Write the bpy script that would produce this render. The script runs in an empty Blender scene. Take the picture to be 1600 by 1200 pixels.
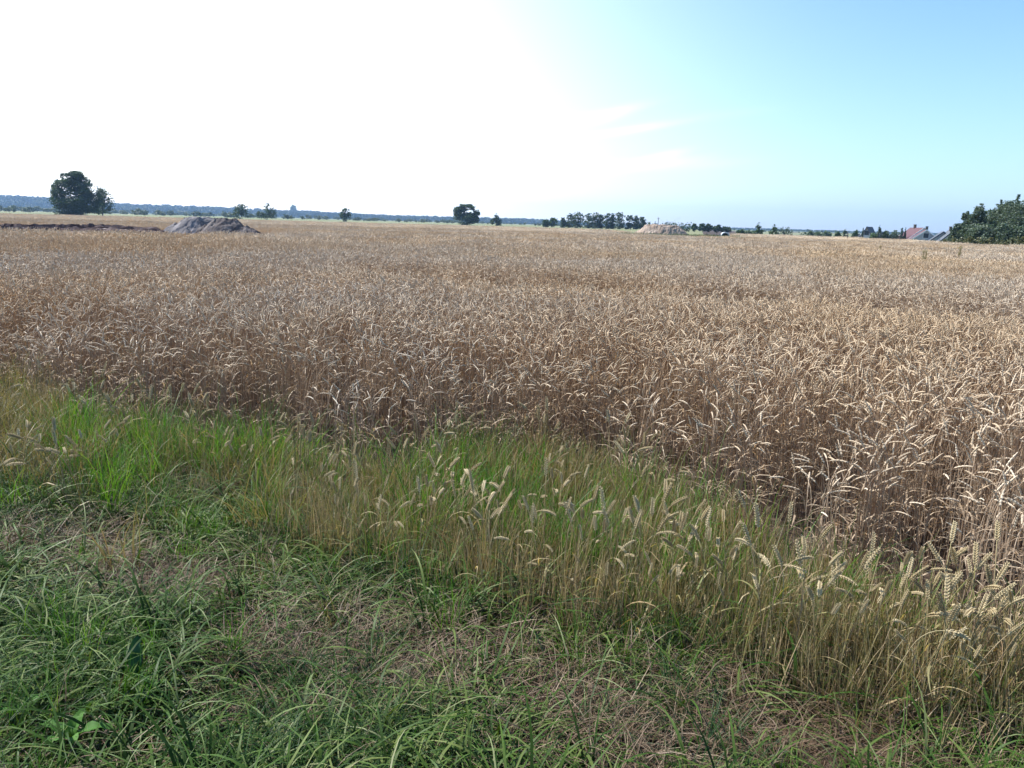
import bpy, math, random
import numpy as np
from mathutils import Vector, Matrix

random.seed(7)
RNG = np.random.default_rng(7)
SC = bpy.context.scene
COL = SC.collection
rad = math.radians

# ------------------------------------------------------------------ camera
F = 1256.0                      # focal length in pixels of a 1600 px wide picture
CAM_H = 1.5
PITCH, ROLL = rad(11.3), rad(1.55)
cp, sp_, cr, sr = math.cos(PITCH), math.sin(PITCH), math.cos(ROLL), math.sin(ROLL)
FWD = np.array([0, cp, -sp_]); R0 = np.array([1.0, 0, 0]); U0 = np.array([0, sp_, cp])
CR = cr * R0 + sr * U0; CU = -sr * R0 + cr * U0
cam_d = bpy.data.cameras.new('camera'); cam = bpy.data.objects.new('camera', cam_d); COL.objects.link(cam)
cam_d.sensor_width = 36.0; cam_d.lens = 36.0 * F / 1600.0
cam_d.clip_start = 0.05; cam_d.clip_end = 20000
m = Matrix(((CR[0], CU[0], -FWD[0], 0), (CR[1], CU[1], -FWD[1], 0), (CR[2], CU[2], -FWD[2], CAM_H), (0, 0, 0, 1)))
cam.matrix_world = m
SC.camera = cam

# ------------------------------------------------------------------ sky and sun
SUN_EL, SUN_AZ = rad(51), rad(-63)        # azimuth clockwise from +Y
sun_dir = Vector((math.sin(SUN_AZ) * math.cos(SUN_EL), math.cos(SUN_AZ) * math.cos(SUN_EL), math.sin(SUN_EL)))
w = bpy.data.worlds.new('World'); SC.world = w; w.use_nodes = True
nt = w.node_tree; bg = nt.nodes['Background']
sky = nt.nodes.new('ShaderNodeTexSky'); sky.sky_type = 'NISHITA'; sky.sun_disc = False
sky.sun_elevation = SUN_EL; sky.sun_rotation = SUN_AZ
sky.air_density = 1.0; sky.dust_density = 1.3; sky.ozone_density = 1.6; sky.altitude = 0
bg.inputs['Strength'].default_value = 0.097
def wn(t, **k):
    n = nt.nodes.new(t)
    for a, b in k.items(): setattr(n, a, b)
    return n
tc = wn('ShaderNodeTexCoord')
# bright veil of sunlight put into the sky colour, low on the left
vdir = Vector((math.sin(rad(-33)) * math.cos(rad(-3)), math.cos(rad(-33)) * math.cos(rad(-3)), math.sin(rad(-3))))
dot = wn('ShaderNodeVectorMath', operation='DOT_PRODUCT'); dot.inputs[1].default_value = vdir
nt.links.new(tc.outputs['Generated'], dot.inputs[0])
dmx = wn('ShaderNodeMath', operation='MAXIMUM'); nt.links.new(dot.outputs['Value'], dmx.inputs[0]); dmx.inputs[1].default_value = 0.0
glare = wn('ShaderNodeMath', operation='POWER'); nt.links.new(dmx.outputs[0], glare.inputs[0]); glare.inputs[1].default_value = 6.5
# wisps of cirrus at fixed places in the sky: (azimuth tangent, elevation tangent, length, width, slope, strength)
sx_ = wn('ShaderNodeSeparateXYZ'); nt.links.new(tc.outputs['Generated'], sx_.inputs[0])
def mth(op, a, b=None):
    n = wn('ShaderNodeMath', operation=op)
    for i, q in enumerate((a, b)):
        if q is None: continue
        if isinstance(q, (int, float)): n.inputs[i].default_value = q
        else: nt.links.new(q, n.inputs[i])
    return n.outputs[0]
ysafe = mth('MAXIMUM', sx_.outputs['Y'], 0.05)
ta, te = mth('DIVIDE', sx_.outputs['X'], ysafe), mth('DIVIDE', sx_.outputs['Z'], ysafe)
cv = wn('ShaderNodeCombineXYZ'); nt.links.new(mth('MULTIPLY', ta, 9.0), cv.inputs[0]); nt.links.new(mth('SUBTRACT', mth('MULTIPLY', te, 60.0), mth('MULTIPLY', ta, 14.0)), cv.inputs[1])
no = wn('ShaderNodeTexNoise'); no.inputs['Scale'].default_value = 1.0; no.inputs['Detail'].default_value = 3; nt.links.new(cv.outputs[0], no.inputs['Vector'])
nz_ = mth('MULTIPLY', mth('SUBTRACT', no.outputs['Fac'], 0.5), 1.1)
tot = None
def tan_ae(u, v):
    d_ = FWD * F + CR * (u - 800) + CU * (600 - v); return d_[0] / d_[1], d_[2] / d_[1]
for u, v, ln, wd, sl_, st in [(958, 176, 52, 7, -.24, .34), (920, 186, 40, 9, -.08, .22), (990, 202, 66, 5.5, -.15, .36), (1042, 241, 32, 6, -.20, .28), (1010, 256, 74, 9, -.09, .30), (1100, 256, 66, 8, -.07, .12), (1120, 180, 90, 7, -.1, .06)]:
    a0, e0 = tan_ae(u, v)
    dx = mth('SUBTRACT', ta, a0); dy = mth('SUBTRACT', mth('SUBTRACT', te, e0), mth('MULTIPLY', dx, -sl_ + .027))
    r2 = mth('ADD', mth('POWER', mth('ABSOLUTE', mth('DIVIDE', dx, ln / F)), 2.0), mth('POWER', mth('ABSOLUTE', mth('DIVIDE', dy, wd / F)), 2.0))
    q_ = mth('MULTIPLY', mth('MAXIMUM', mth('SUBTRACT', mth('EXPONENT', mth('MULTIPLY', r2, -1.0)), mth('ABSOLUTE', mth('MULTIPLY', nz_, .5))), 0.0), st)
    tot = q_ if tot is None else mth('ADD', tot, q_)
cmul = wn('ShaderNodeMath', operation='MULTIPLY'); nt.links.new(tot, cmul.inputs[0]); cmul.inputs[1].default_value = 1.0; cmul.use_clamp = True
tint = wn('ShaderNodeMix', data_type='RGBA', blend_type='MULTIPLY'); tint.inputs['Factor'].default_value = 1.0
tint.inputs['B'].default_value = (0.64, 1.02, 1.22, 1)
nt.links.new(sky.outputs['Color'], tint.inputs['A'])
addv = wn('ShaderNodeMix', data_type='RGBA', blend_type='ADD'); addv.inputs['B'].default_value = (13.0, 11.0, 9.6, 1)
nt.links.new(glare.outputs[0], addv.inputs['Factor']); nt.links.new(tint.outputs['Result'], addv.inputs['A'])
addc = wn('ShaderNodeMix', data_type='RGBA', blend_type='ADD'); addc.inputs['B'].default_value = (4.5, 2.6, 1.6, 1)
nt.links.new(cmul.outputs[0], addc.inputs['Factor']); nt.links.new(addv.outputs['Result'], addc.inputs['A'])
low = mth('MULTIPLY', mth('EXPONENT', mth('MULTIPLY', mth('MAXIMUM', sx_.outputs['Z'], 0.0), -7.0)), 1.0)   # paler air low over the land
addl = wn('ShaderNodeMix', data_type='RGBA', blend_type='ADD'); addl.inputs['B'].default_value = (2.5, 1.95, 1.9, 1)
nt.links.new(low, addl.inputs['Factor']); nt.links.new(addc.outputs['Result'], addl.inputs['A'])
nt.links.new(addl.outputs['Result'], bg.inputs['Color'])

sl = bpy.data.lights.new('sun', 'SUN'); sl.energy = 5.0; sl.angle = rad(0.6); sl.color = (1.0, 0.95, 0.88)
so = bpy.data.objects.new('sun', sl); COL.objects.link(so)
so.rotation_euler = (-sun_dir).to_track_quat('-Z', 'Y').to_euler(); so.location = (0, 0, 60)

SC.view_settings.view_transform = 'Standard'; SC.view_settings.look = 'None'
SC.view_settings.exposure = 0.88; SC.view_settings.gamma = 1.0
SC.cycles.max_bounces = 6; SC.cycles.diffuse_bounces = 4; SC.cycles.glossy_bounces = 2
SC.cycles.transmission_bounces = 4; SC.cycles.transparent_max_bounces = 4; SC.cycles.volume_bounces = 1
SC.cycles.caustics_reflective = False; SC.cycles.caustics_refractive = False
SC.cycles.use_adaptive_sampling = True; SC.cycles.adaptive_threshold = 0.02

# ------------------------------------------------------------------ layout helpers (picture columns and rows -> world points)
def ray(u, v):
    d = FWD * F + CR * (u - 800) + CU * (600 - v)
    return d / np.linalg.norm(d)
def at_z(u, v, z=0.0):
    d = ray(u, v); t = (z - CAM_H) / d[2]
    return d[0] * t, d[1] * t
def hor_v(u):                   # row of the horizon in column u
    lo, hi = -500.0, 1200.0
    for _ in range(40):
        mid = (lo + hi) / 2
        if ray(u, mid)[2] > 0: lo = mid
        else: hi = mid
    return lo
def spot(u, d):                 # ground point in column u at distance d
    r = ray(u, hor_v(u)); k = d / math.hypot(r[0], r[1])
    return r[0] * k, r[1] * k
def z_at(u, v, d):              # height met in column u, row v, at distance d
    r = ray(u, v); return CAM_H + r[2] * d / math.hypot(r[0], r[1])
def sstep(a, b, x):
    t = np.clip((np.asarray(x, float) - a) / (b - a), 0, 1); return t * t * (3 - 2 * t)
def ground_z(x, y):
    x = np.asarray(x, float); y = np.asarray(y, float)
    d = np.hypot(x, y); az = np.degrees(np.arctan2(x, y))
    return -2.6 * sstep(120, 300, d) * sstep(13, 20, az) * (1 - sstep(600, 1500, d))

def edge_fn(pts, z):
    w_ = sorted(at_z(u, v, z) for u, v in pts)
    xs = np.array([p[0] for p in w_]); ys = np.array([p[1] for p in w_])
    def f(x):
        x = np.asarray(x, float); y = np.interp(x, xs, ys)
        sl = (ys[1] - ys[0]) / (xs[1] - xs[0]); y = np.where(x < xs[0], ys[0] + (x - xs[0]) * sl, y)
        sh = (ys[-1] - ys[-2]) / (xs[-1] - xs[-2]); y = np.where(x > xs[-1], ys[-1] + (x - xs[-1]) * sh, y)
        return y
    return f
main_edge = edge_fn([(0, 578), (130, 612), (300, 648), (500, 672), (620, 690), (720, 672), (850, 682), (1000, 712), (1150, 765), (1300, 838), (1450, 898), (1600, 945)], 0.3)
strip_front = edge_fn([(480, 880), (600, 900), (750, 935), (900, 965), (1050, 1005), (1200, 1045), (1350, 1078), (1500, 1112), (1600, 1130)], 0.0)

# value noise for the layout
_G = RNG.random((64, 64))
def noise2(x, y, s):
    x = np.asarray(x, float) / s + 100; y = np.asarray(y, float) / s + 100
    xi = np.floor(x).astype(int); yi = np.floor(y).astype(int); fx = x - xi; fy = y - yi
    fx = fx * fx * (3 - 2 * fx); fy = fy * fy * (3 - 2 * fy)
    g = lambda a, b: _G[a % 64, b % 64]
    return (g(xi, yi) * (1 - fx) + g(xi + 1, yi) * fx) * (1 - fy) + (g(xi, yi + 1) * (1 - fx) + g(xi + 1, yi + 1) * fx) * fy
def fnoise(x, y, s):
    return (noise2(x, y, s) * 2 + noise2(x + 31.3, y - 7.7, s / 2.1) + .5 * noise2(x - 11, y + 3, s / 4.3)) / 3.5

# ------------------------------------------------------------------ mesh builder
class MB:
    def __init__(s): s.v = []; s.f = []; s.t = []; s.m = []; s.n = 0
    def add(s, verts, faces, tint=(0.5, 0.5, 0.5), mat=0):
        verts = np.asarray(verts, float); k = len(verts)
        s.v.append(verts)
        t = np.asarray(tint, float)
        if t.ndim == 1: t = np.tile(t, (k, 1))
        s.t.append(t)
        f = np.asarray(faces, int)
        if len(f):
            s.f.append(f + s.n); s.m.append(np.full(len(f), mat))
        s.n += k
    def tube(s, pts, radii, sides=4, tint=(0.5, 0.5, 0.5), mat=0, cap=False):
        pts = np.asarray(pts, float); k = len(pts); radii = np.broadcast_to(radii, k)
        d = np.gradient(pts, axis=0); d /= np.linalg.norm(d, axis=1)[:, None] + 1e-9
        ref = np.array([0.31, 0.95, 0.05]) if abs(d[:, 2]).mean() > .5 else np.array([0.0, 0.1, 1.0])
        a = np.cross(d, ref); a /= np.linalg.norm(a, axis=1)[:, None] + 1e-9; b = np.cross(d, a)
        th = np.arange(sides) * 2 * np.pi / sides
        V = pts[:, None] + radii[:, None, None] * (np.cos(th)[None, :, None] * a[:, None] + np.sin(th)[None, :, None] * b[:, None])
        i = np.arange(k - 1)[:, None] * sides; j = np.arange(sides)[None]
        A = i + j; B = i + (j + 1) % sides
        fc = np.stack([A, B, B + sides, A + sides], -1).reshape(-1, 4)
        tt = np.tile(np.asarray(tint, float), (k, 1)); tt[:, 1] = np.linspace(0, 1, k)
        s.add(V.reshape(-1, 3), fc, np.repeat(tt, sides, 0), mat)
        if cap:
            n0 = s.n - k * sides
            s.f.append(np.array([[n0 + q for q in (range(4) if sides == 4 else (0, 1, 2, 2))]])[:, :4]) if sides == 4 else None
            if sides == 4:
                s.m.append(np.full(1, mat)); s.f.append(np.array([[s.n - 4, s.n - 3, s.n - 2, s.n - 1]])); s.m.append(np.full(1, mat))
    def ribbon(s, pts, widths, side, tint=(0.5, 0.5, 0.5), mat=0):
        pts = np.asarray(pts, float); k = len(pts); w_ = np.broadcast_to(widths, k)[:, None] * 0.5
        side = np.broadcast_to(np.asarray(side, float), (k, 3))
        V = np.stack([pts - side * w_, pts + side * w_], 1).reshape(-1, 3)
        i = np.arange(k - 1) * 2
        tt = np.tile(np.asarray(tint, float), (k, 1)); tt[:, 1] = np.linspace(0, 1, k)
        s.add(V, np.stack([i, i + 1, i + 3, i + 2], -1), np.repeat(tt, 2, 0), mat)
    def box(s, lo, hi, mat=0, M=None, tint=(0.5, 0.5, 0.5)):
        x0, y0, z0 = lo; x1, y1, z1 = hi
        V = np.array([[x0, y0, z0], [x1, y0, z0], [x1, y1, z0], [x0, y1, z0], [x0, y0, z1], [x1, y0, z1], [x1, y1, z1], [x0, y1, z1]])
        s.add(V, [[0, 3, 2, 1], [4, 5, 6, 7], [0, 1, 5, 4], [1, 2, 6, 5], [2, 3, 7, 6], [3, 0, 4, 7]], tint, mat)
    def mesh(s, name, mats, smooth=False):
        me = bpy.data.meshes.new(name)
        V = np.concatenate(s.v); Fq = [np.asarray(f) for f in s.f]
        T = np.concatenate(s.t)
        loops = np.concatenate([f.reshape(-1) for f in Fq]); tot = np.concatenate([np.full(len(f), f.shape[1]) for f in Fq])
        me.vertices.add(len(V)); me.vertices.foreach_set('co', V.reshape(-1).astype(np.float32))
        me.loops.add(len(loops)); me.loops.foreach_set('vertex_index', loops.astype(np.int32))
        me.polygons.add(len(tot)); me.polygons.foreach_set('loop_start', np.concatenate([[0], np.cumsum(tot)[:-1]]).astype(np.int32))
        me.polygons.foreach_set('material_index', np.concatenate(s.m).astype(np.int32))
        me.polygons.foreach_set('use_smooth', np.full(len(tot), smooth))
        a = me.attributes.new('tint', 'FLOAT_COLOR', 'POINT')
        a.data.foreach_set('color', np.concatenate([T, np.ones((len(T), 1))], 1).reshape(-1).astype(np.float32))
        for m_ in mats: me.materials.append(m_)
        me.update(calc_edges=True); me.validate()
        return me
    def build(s, name, mats, parent=None, smooth=False, loc=None):
        if not isinstance(mats, (list, tuple)): mats = [mats]
        o = bpy.data.objects.new(name, s.mesh(name, mats, smooth)); COL.objects.link(o)
        if parent: o.parent = parent
        if loc is not None: o.location = loc
        return o

def tag(o, label=None, cat=None, group=None, kind=None):
    if label: o['label'] = label
    if cat: o['category'] = cat
    if group: o['group'] = group
    if kind: o['kind'] = kind
    return o
def empty(name, loc, label, cat, group=None, rz=0.0):
    o = bpy.data.objects.new(name, None); COL.objects.link(o); o.location = loc; o.rotation_euler = (0, 0, rz)
    o.empty_display_size = 0.1
    return tag(o, label, cat, group)

# ------------------------------------------------------------------ materials
def base_mat(name):
    m_ = bpy.data.materials.new(name); m_.use_nodes = True
    t = m_.node_tree; t.nodes.clear()
    out = t.nodes.new('ShaderNodeOutputMaterial')
    return m_, t, out
def N(t, typ, **k):
    n = t.nodes.new(typ)
    for a, b in k.items(): setattr(n, a, b)
    return n
def ramp(t, cols):
    r = N(t, 'ShaderNodeValToRGB'); e = r.color_ramp.elements
    while len(e) < len(cols): e.new(0.5)
    for i, c in enumerate(cols):
        e[i].position = i / (len(cols) - 1) if len(c) == 3 else c[3]; e[i].color = (c[0], c[1], c[2], 1)
    return r
def plant_mat(name, cols, patch=None, patch_scale=0.35, rough=0.5, spec=0.4, trans=0.35, tcol=(1.0, 1.0, 0.6), root=None, inst=0.35):
    """cols: ramp over the per-blade random; patch: colour mixed in by world-space noise; root: colour at the foot"""
    m_, t, out = base_mat(name); L = t.links.new
    at = N(t, 'ShaderNodeAttribute', attribute_name='tint'); sep = N(t, 'ShaderNodeSeparateColor'); L(at.outputs['Color'], sep.inputs[0])
    oi = N(t, 'ShaderNodeObjectInfo')
    add = N(t, 'ShaderNodeMath', operation='MULTIPLY_ADD'); L(oi.outputs['Random'], add.inputs[0]); add.inputs[1].default_value = inst
    mul = N(t, 'ShaderNodeMath', operation='MULTIPLY'); L(sep.outputs[0], mul.inputs[0]); mul.inputs[1].default_value = 1 - inst
    L(mul.outputs[0], add.inputs[2])
    rp = ramp(t, cols); L(add.outputs[0], rp.inputs[0]); col = rp.outputs[0]
    geo = N(t, 'ShaderNodeNewGeometry')
    if patch:
        nz = N(t, 'ShaderNodeTexNoise'); nz.inputs['Scale'].default_value = patch_scale; nz.inputs['Detail'].default_value = 3
        L(geo.outputs['Position'], nz.inputs['Vector'])
        mr = N(t, 'ShaderNodeMapRange'); mr.inputs['From Min'].default_value = 0.42; mr.inputs['From Max'].default_value = 0.62; L(nz.outputs['Fac'], mr.inputs['Value'])
        mx = N(t, 'ShaderNodeMix', data_type='RGBA', blend_type='MULTIPLY'); L(mr.outputs[0], mx.inputs['Factor']); L(col, mx.inputs['A']); mx.inputs['B'].default_value = (*patch, 1)
        col = mx.outputs['Result']
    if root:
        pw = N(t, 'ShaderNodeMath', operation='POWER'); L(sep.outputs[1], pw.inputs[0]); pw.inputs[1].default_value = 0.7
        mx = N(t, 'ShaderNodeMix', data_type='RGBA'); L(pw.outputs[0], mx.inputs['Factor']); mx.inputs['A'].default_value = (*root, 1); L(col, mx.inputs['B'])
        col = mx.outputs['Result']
    p = N(t, 'ShaderNodeBsdfPrincipled'); L(col, p.inputs['Base Color']); p.inputs['Roughness'].default_value = rough
    p.inputs['Specular IOR Level'].default_value = spec
    if trans > 0:
        tr = N(t, 'ShaderNodeBsdfTranslucent'); mx = N(t, 'ShaderNodeMix', data_type='RGBA', blend_type='MULTIPLY'); mx.inputs['Factor'].default_value = 1
        L(col, mx.inputs['A']); mx.inputs['B'].default_value = (*tcol, 1); L(mx.outputs['Result'], tr.inputs['Color'])
        ms = N(t, 'ShaderNodeMixShader'); ms.inputs[0].default_value = trans; L(p.outputs[0], ms.inputs[1]); L(tr.outputs[0], ms.inputs[2]); L(ms.outputs[0], out.inputs[0])
    else: L(p.outputs[0], out.inputs[0])
    return m_
def noise_mat(name, cols, scale=4.0, rough=0.9, bump=0.0, bscale=20.0, detail=6, spec=0.2):
    m_, t, out = base_mat(name); L = t.links.new
    geo = N(t, 'ShaderNodeTexCoord')
    nz = N(t, 'ShaderNodeTexNoise'); nz.inputs['Scale'].default_value = scale; nz.inputs['Detail'].default_value = detail; L(geo.outputs['Object'], nz.inputs['Vector'])
    mr = N(t, 'ShaderNodeMapRange'); mr.inputs['From Min'].default_value = 0.3; mr.inputs['From Max'].default_value = 0.7; L(nz.outputs['Fac'], mr.inputs['Value'])
    rp = ramp(t, cols); L(mr.outputs[0], rp.inputs[0])
    p = N(t, 'ShaderNodeBsdfPrincipled'); L(rp.outputs[0], p.inputs['Base Color']); p.inputs['Roughness'].default_value = rough; p.inputs['Specular IOR Level'].default_value = spec
    if bump:
        n2 = N(t, 'ShaderNodeTexNoise'); n2.inputs['Scale'].default_value = bscale; n2.inputs['Detail'].default_value = 5; L(geo.outputs['Object'], n2.inputs['Vector'])
        bp = N(t, 'ShaderNodeBump'); bp.inputs['Strength'].default_value = bump; L(n2.outputs['Fac'], bp.inputs['Height']); L(bp.outputs[0], p.inputs['Normal'])
    L(p.outputs[0], out.inputs[0])
    return m_

WP = (1.0, 0.90, 0.74)
M = {}
M['ear'] = plant_mat('wheat_ear', [(.41, .32, .225), (.60, .49, .37), (.75, .65, .52)], WP, 0.13, .6, .22, .22, (1, .9, .7))
M['stem'] = plant_mat('wheat_stem', [(.34, .245, .17), (.48, .37, .27), (.60, .49, .375)], WP, 0.13, .5, .3, .4, (1, .90, .76), root=(.33, .245, .18))
M['dryleaf'] = plant_mat('wheat_leaf', [(.35, .255, .175), (.48, .375, .27), (.59, .49, .37)], WP, 0.13, .6, .3, .35, (1, .85, .6))
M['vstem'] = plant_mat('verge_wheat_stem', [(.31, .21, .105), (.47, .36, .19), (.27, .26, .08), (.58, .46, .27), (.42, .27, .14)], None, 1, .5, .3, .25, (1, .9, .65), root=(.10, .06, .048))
M['vear'] = plant_mat('verge_wheat_ear', [(.33, .25, .135), (.46, .365, .21), (.60, .50, .32)], None, 1, .65, .12, .15, (1, .9, .6))
M['vleaf'] = plant_mat('verge_wheat_leaf', [(.38, .25, .12), (.46, .36, .20), (.26, .27, .09)], None, 1, .5, .4, .45, (1, .9, .4))
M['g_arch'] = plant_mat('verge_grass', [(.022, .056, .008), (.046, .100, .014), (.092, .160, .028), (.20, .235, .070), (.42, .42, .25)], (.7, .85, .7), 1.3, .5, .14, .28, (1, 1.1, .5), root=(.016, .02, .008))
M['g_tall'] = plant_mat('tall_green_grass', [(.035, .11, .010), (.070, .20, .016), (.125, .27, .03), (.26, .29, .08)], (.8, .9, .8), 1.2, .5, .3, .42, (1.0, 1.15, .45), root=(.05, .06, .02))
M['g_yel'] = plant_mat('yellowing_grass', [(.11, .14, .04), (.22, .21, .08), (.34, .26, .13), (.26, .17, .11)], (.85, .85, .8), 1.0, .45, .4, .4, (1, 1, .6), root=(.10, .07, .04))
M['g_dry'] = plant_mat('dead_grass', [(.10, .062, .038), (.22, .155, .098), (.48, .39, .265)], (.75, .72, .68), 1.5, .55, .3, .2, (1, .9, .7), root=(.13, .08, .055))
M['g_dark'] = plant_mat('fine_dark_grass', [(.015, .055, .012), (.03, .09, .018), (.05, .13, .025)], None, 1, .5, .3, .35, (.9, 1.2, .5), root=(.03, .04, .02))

# ------------------------------------------------------------------ plants: single shapes
def bend_curve(L, th0, th1, phi, k=8, power=2.0, base=(0, 0, 0), wob=0.0):
    """curve of length L whose tilt from vertical runs th0 -> th1 (more towards the tip when power is high)"""
    s = np.linspace(0, 1, k); th = th0 + (th1 - th0) * s ** power
    tm = (th[1:] + th[:-1]) / 2; ds = L / (k - 1)
    r = np.concatenate([[0], np.cumsum(np.sin(tm) * ds)]); z = np.concatenate([[0], np.cumsum(np.cos(tm) * ds)])
    ph = phi + wob * s
    return np.stack([base[0] + r * np.cos(ph), base[1] + r * np.sin(ph), base[2] + z], 1)

def blade(mb, L, w_, th0, th1, phi, k=6, power=1.4, base=(0, 0, 0), mat=0, r=None, twist=None):
    P = bend_curve(L, th0, th1, phi, k, power, base, wob=random.uniform(-.5, .5))
    s = np.linspace(0, 1, k)
    W = w_ * np.clip(1.15 - s ** 2.2 * 1.1, 0.08, 1) * np.clip(.5 + 3 * s, 0, 1)
    tw = phi + math.pi / 2 + (random.uniform(-.45, .45) if twist is None else twist)
    side = np.array([math.cos(tw), math.sin(tw), random.uniform(-.3, .3)]); side /= np.linalg.norm(side)
    mb.ribbon(P, W, side, (random.random() if r is None else r, 0, 0), mat)

def wheat_curve(H, lean, nod, phi, k_stem=4, k_neck=4, k_ear=5, ear_len=.09, base=(0, 0, 0)):
    neck = min(.16, H * .25)
    th_mid = lean * 1.3
    a = bend_curve(H - neck, lean * .5, th_mid, phi, k_stem, 1, base)
    b = bend_curve(neck, th_mid, th_mid + (nod - th_mid) * .62, phi, k_neck, 1.3, a[-1])
    c = bend_curve(ear_len, th_mid + (nod - th_mid) * .62, nod, phi, k_ear, 1, b[-1])
    return np.concatenate([a, b[1:]]), c

def ear_lo(mb, c, r, w_=.0062, sides=4, mat=1):
    k = len(c); s = np.linspace(0, 1, k)
    R = w_ * np.interp(s, [0, .12, .5, .85, 1], [.45, .95, 1, .75, .15])
    R = R * (1 + (.26 if k > 6 else .16) * np.where(np.arange(k) % 2, 1, -1))
    mb.tube(c, R, sides, (r, .5, .5), mat)

# unit spikelet
def _spk():
    rings, sides = 4, 5
    prof = [(0, .0012), (.35, .0036), (.65, .0028), (1, .0003)]
    V = []
    for zz, rr in prof:
        for q in range(sides):
            a = 2 * math.pi * q / sides; V.append((rr * math.cos(a), rr * .75 * math.sin(a), zz * .0135))
    Fc = []
    for i in range(rings - 1):
        for q in range(sides):
            Fc.append((i * sides + q, i * sides + (q + 1) % sides, (i + 1) * sides + (q + 1) % sides, (i + 1) * sides + q))
    return np.array(V), np.array(Fc)
SPK_V, SPK_F = _spk()
def ear_hi(mb, c, r, mat=0, n=11, scale=1.0, phi=0.0):
    """spikelets in two ranks either side of the ear's axis"""
    seg = np.linalg.norm(np.diff(c, axis=0), axis=1); cum = np.concatenate([[0], np.cumsum(seg)]); tot = cum[-1]
    mb.tube(c, .0016 * scale, 4, (r, .5, .5), mat)
    for i in range(n * 2):
        s_ = (i + .4) / (n * 2) * .93 * tot
        p = np.array([np.interp(s_, cum, c[:, q]) for q in range(3)])
        p2 = np.array([np.interp(min(tot, s_ + .004), cum, c[:, q]) for q in range(3)])
        d = p2 - p; d /= np.linalg.norm(d) + 1e-9
        a = np.cross(d, [math.cos(phi), math.sin(phi), .2]); a /= np.linalg.norm(a) + 1e-9; b = np.cross(d, a)
        sgn = 1 if i % 2 else -1
        for kk in (-1, 1):
            off = (a * sgn * .9 + b * kk * .55); off /= np.linalg.norm(off)
            z = d * math.cos(.62) + off * math.sin(.62)
            x = np.cross(z, off); x /= np.linalg.norm(x) + 1e-9; y = np.cross(z, x)
            sc = .86 * scale * np.interp(s_ / tot, [0, .15, .6, 1], [.75, 1.05, 1.05, .7]) * random.uniform(.9, 1.12)
            V = p + off * .0022 * scale + sc * (SPK_V[:, :1] * x + SPK_V[:, 1:2] * y + SPK_V[:, 2:] * z)
            mb.add(V, SPK_F, (min(1, max(0, r + random.uniform(-.18, .18))), .5, .5), mat)

# ------------------------------------------------------------------ scattering of uncountable plants (geometry nodes)
_gn = {}
def proto_collection(name, meshes):
    c = bpy.data.collections.new(name)
    for i, me in enumerate(meshes):
        c.objects.link(bpy.data.objects.new('%s_%02d' % (name, i), me))
    return c, len(meshes)
def scatter(name, proto, pts, rot, scl, idx, parent=None):
    coll, n = proto
    me = bpy.data.meshes.new(name); pts = np.asarray(pts, float); k = len(pts)
    me.vertices.add(k); me.vertices.foreach_set('co', pts.reshape(-1).astype(np.float32))
    a = me.attributes.new('rot', 'FLOAT_VECTOR', 'POINT'); a.data.foreach_set('vector', np.asarray(rot, float).reshape(-1).astype(np.float32))
    a = me.attributes.new('scl', 'FLOAT_VECTOR', 'POINT'); sv = np.asarray(scl, float)
    if sv.ndim == 1: sv = np.repeat(sv[:, None], 3, 1)
    a.data.foreach_set('vector', sv.reshape(-1).astype(np.float32))
    a = me.attributes.new('idx', 'INT', 'POINT'); a.data.foreach_set('value', np.asarray(idx).astype(np.int32))
    o = bpy.data.objects.new(name, me); COL.objects.link(o)
    g = bpy.data.node_groups.new(name, 'GeometryNodeTree')
    g.interface.new_socket('Geometry', in_out='INPUT', socket_type='NodeSocketGeometry')
    g.interface.new_socket('Geometry', in_out='OUTPUT', socket_type='NodeSocketGeometry')
    gi = g.nodes.new('NodeGroupInput'); go = g.nodes.new('NodeGroupOutput')
    ci = g.nodes.new('GeometryNodeCollectionInfo'); ci.inputs['Collection'].default_value = coll
    ci.inputs['Separate Children'].default_value = True; ci.inputs['Reset Children'].default_value = True
    ip = g.nodes.new('GeometryNodeInstanceOnPoints'); ip.inputs['Pick Instance'].default_value = True
    def na(nm, dt):
        q = g.nodes.new('GeometryNodeInputNamedAttribute'); q.data_type = dt; q.inputs['Name'].default_value = nm; return q.outputs['Attribute']
    g.links.new(gi.outputs[0], ip.inputs['Points']); g.links.new(ci.outputs[0], ip.inputs['Instance'])
    g.links.new(na('idx', 'INT'), ip.inputs['Instance Index']); g.links.new(na('rot', 'FLOAT_VECTOR'), ip.inputs['Rotation']); g.links.new(na('scl', 'FLOAT_VECTOR'), ip.inputs['Scale'])
    g.links.new(ip.outputs[0], go.inputs[0])
    md = o.modifiers.new('scatter', 'NODES'); md.node_group = g
    return o
def rots(k, tilt=0.0):
    r = np.zeros((k, 3)); r[:, 2] = RNG.random(k) * 2 * np.pi
    if tilt: r[:, 0] = RNG.normal(0, tilt, k); r[:, 1] = RNG.normal(0, tilt, k)
    return r
def grid(x0, x1, y0, y1, s, jit=.5):
    gx, gy = np.meshgrid(np.arange(x0, x1, s), np.arange(y0, y1, s)); k = gx.size
    return gx.ravel() + (RNG.random(k) - .5) * s * jit * 2, gy.ravel() + (RNG.random(k) - .5) * s * jit * 2
def in_view(x, y, margin=1.5, wide=1.08):       # the wedge the photograph looks into, with room to step aside
    return (np.abs(x) < y * (800 / F) * wide + margin)

# ================================================================== THE SETTING
def u_of(x, y):
    return 800 + F * np.asarray(x, float) / np.asarray(y, float)
def far_limit(u):
    return np.interp(u, [-400, 0, 130, 600, 800, 960, 1200, 1300, 1400, 1480, 1600, 2000], [170, 175, 180, 165, 165, 150, 150, 140, 112, 88, 86, 86])

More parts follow.
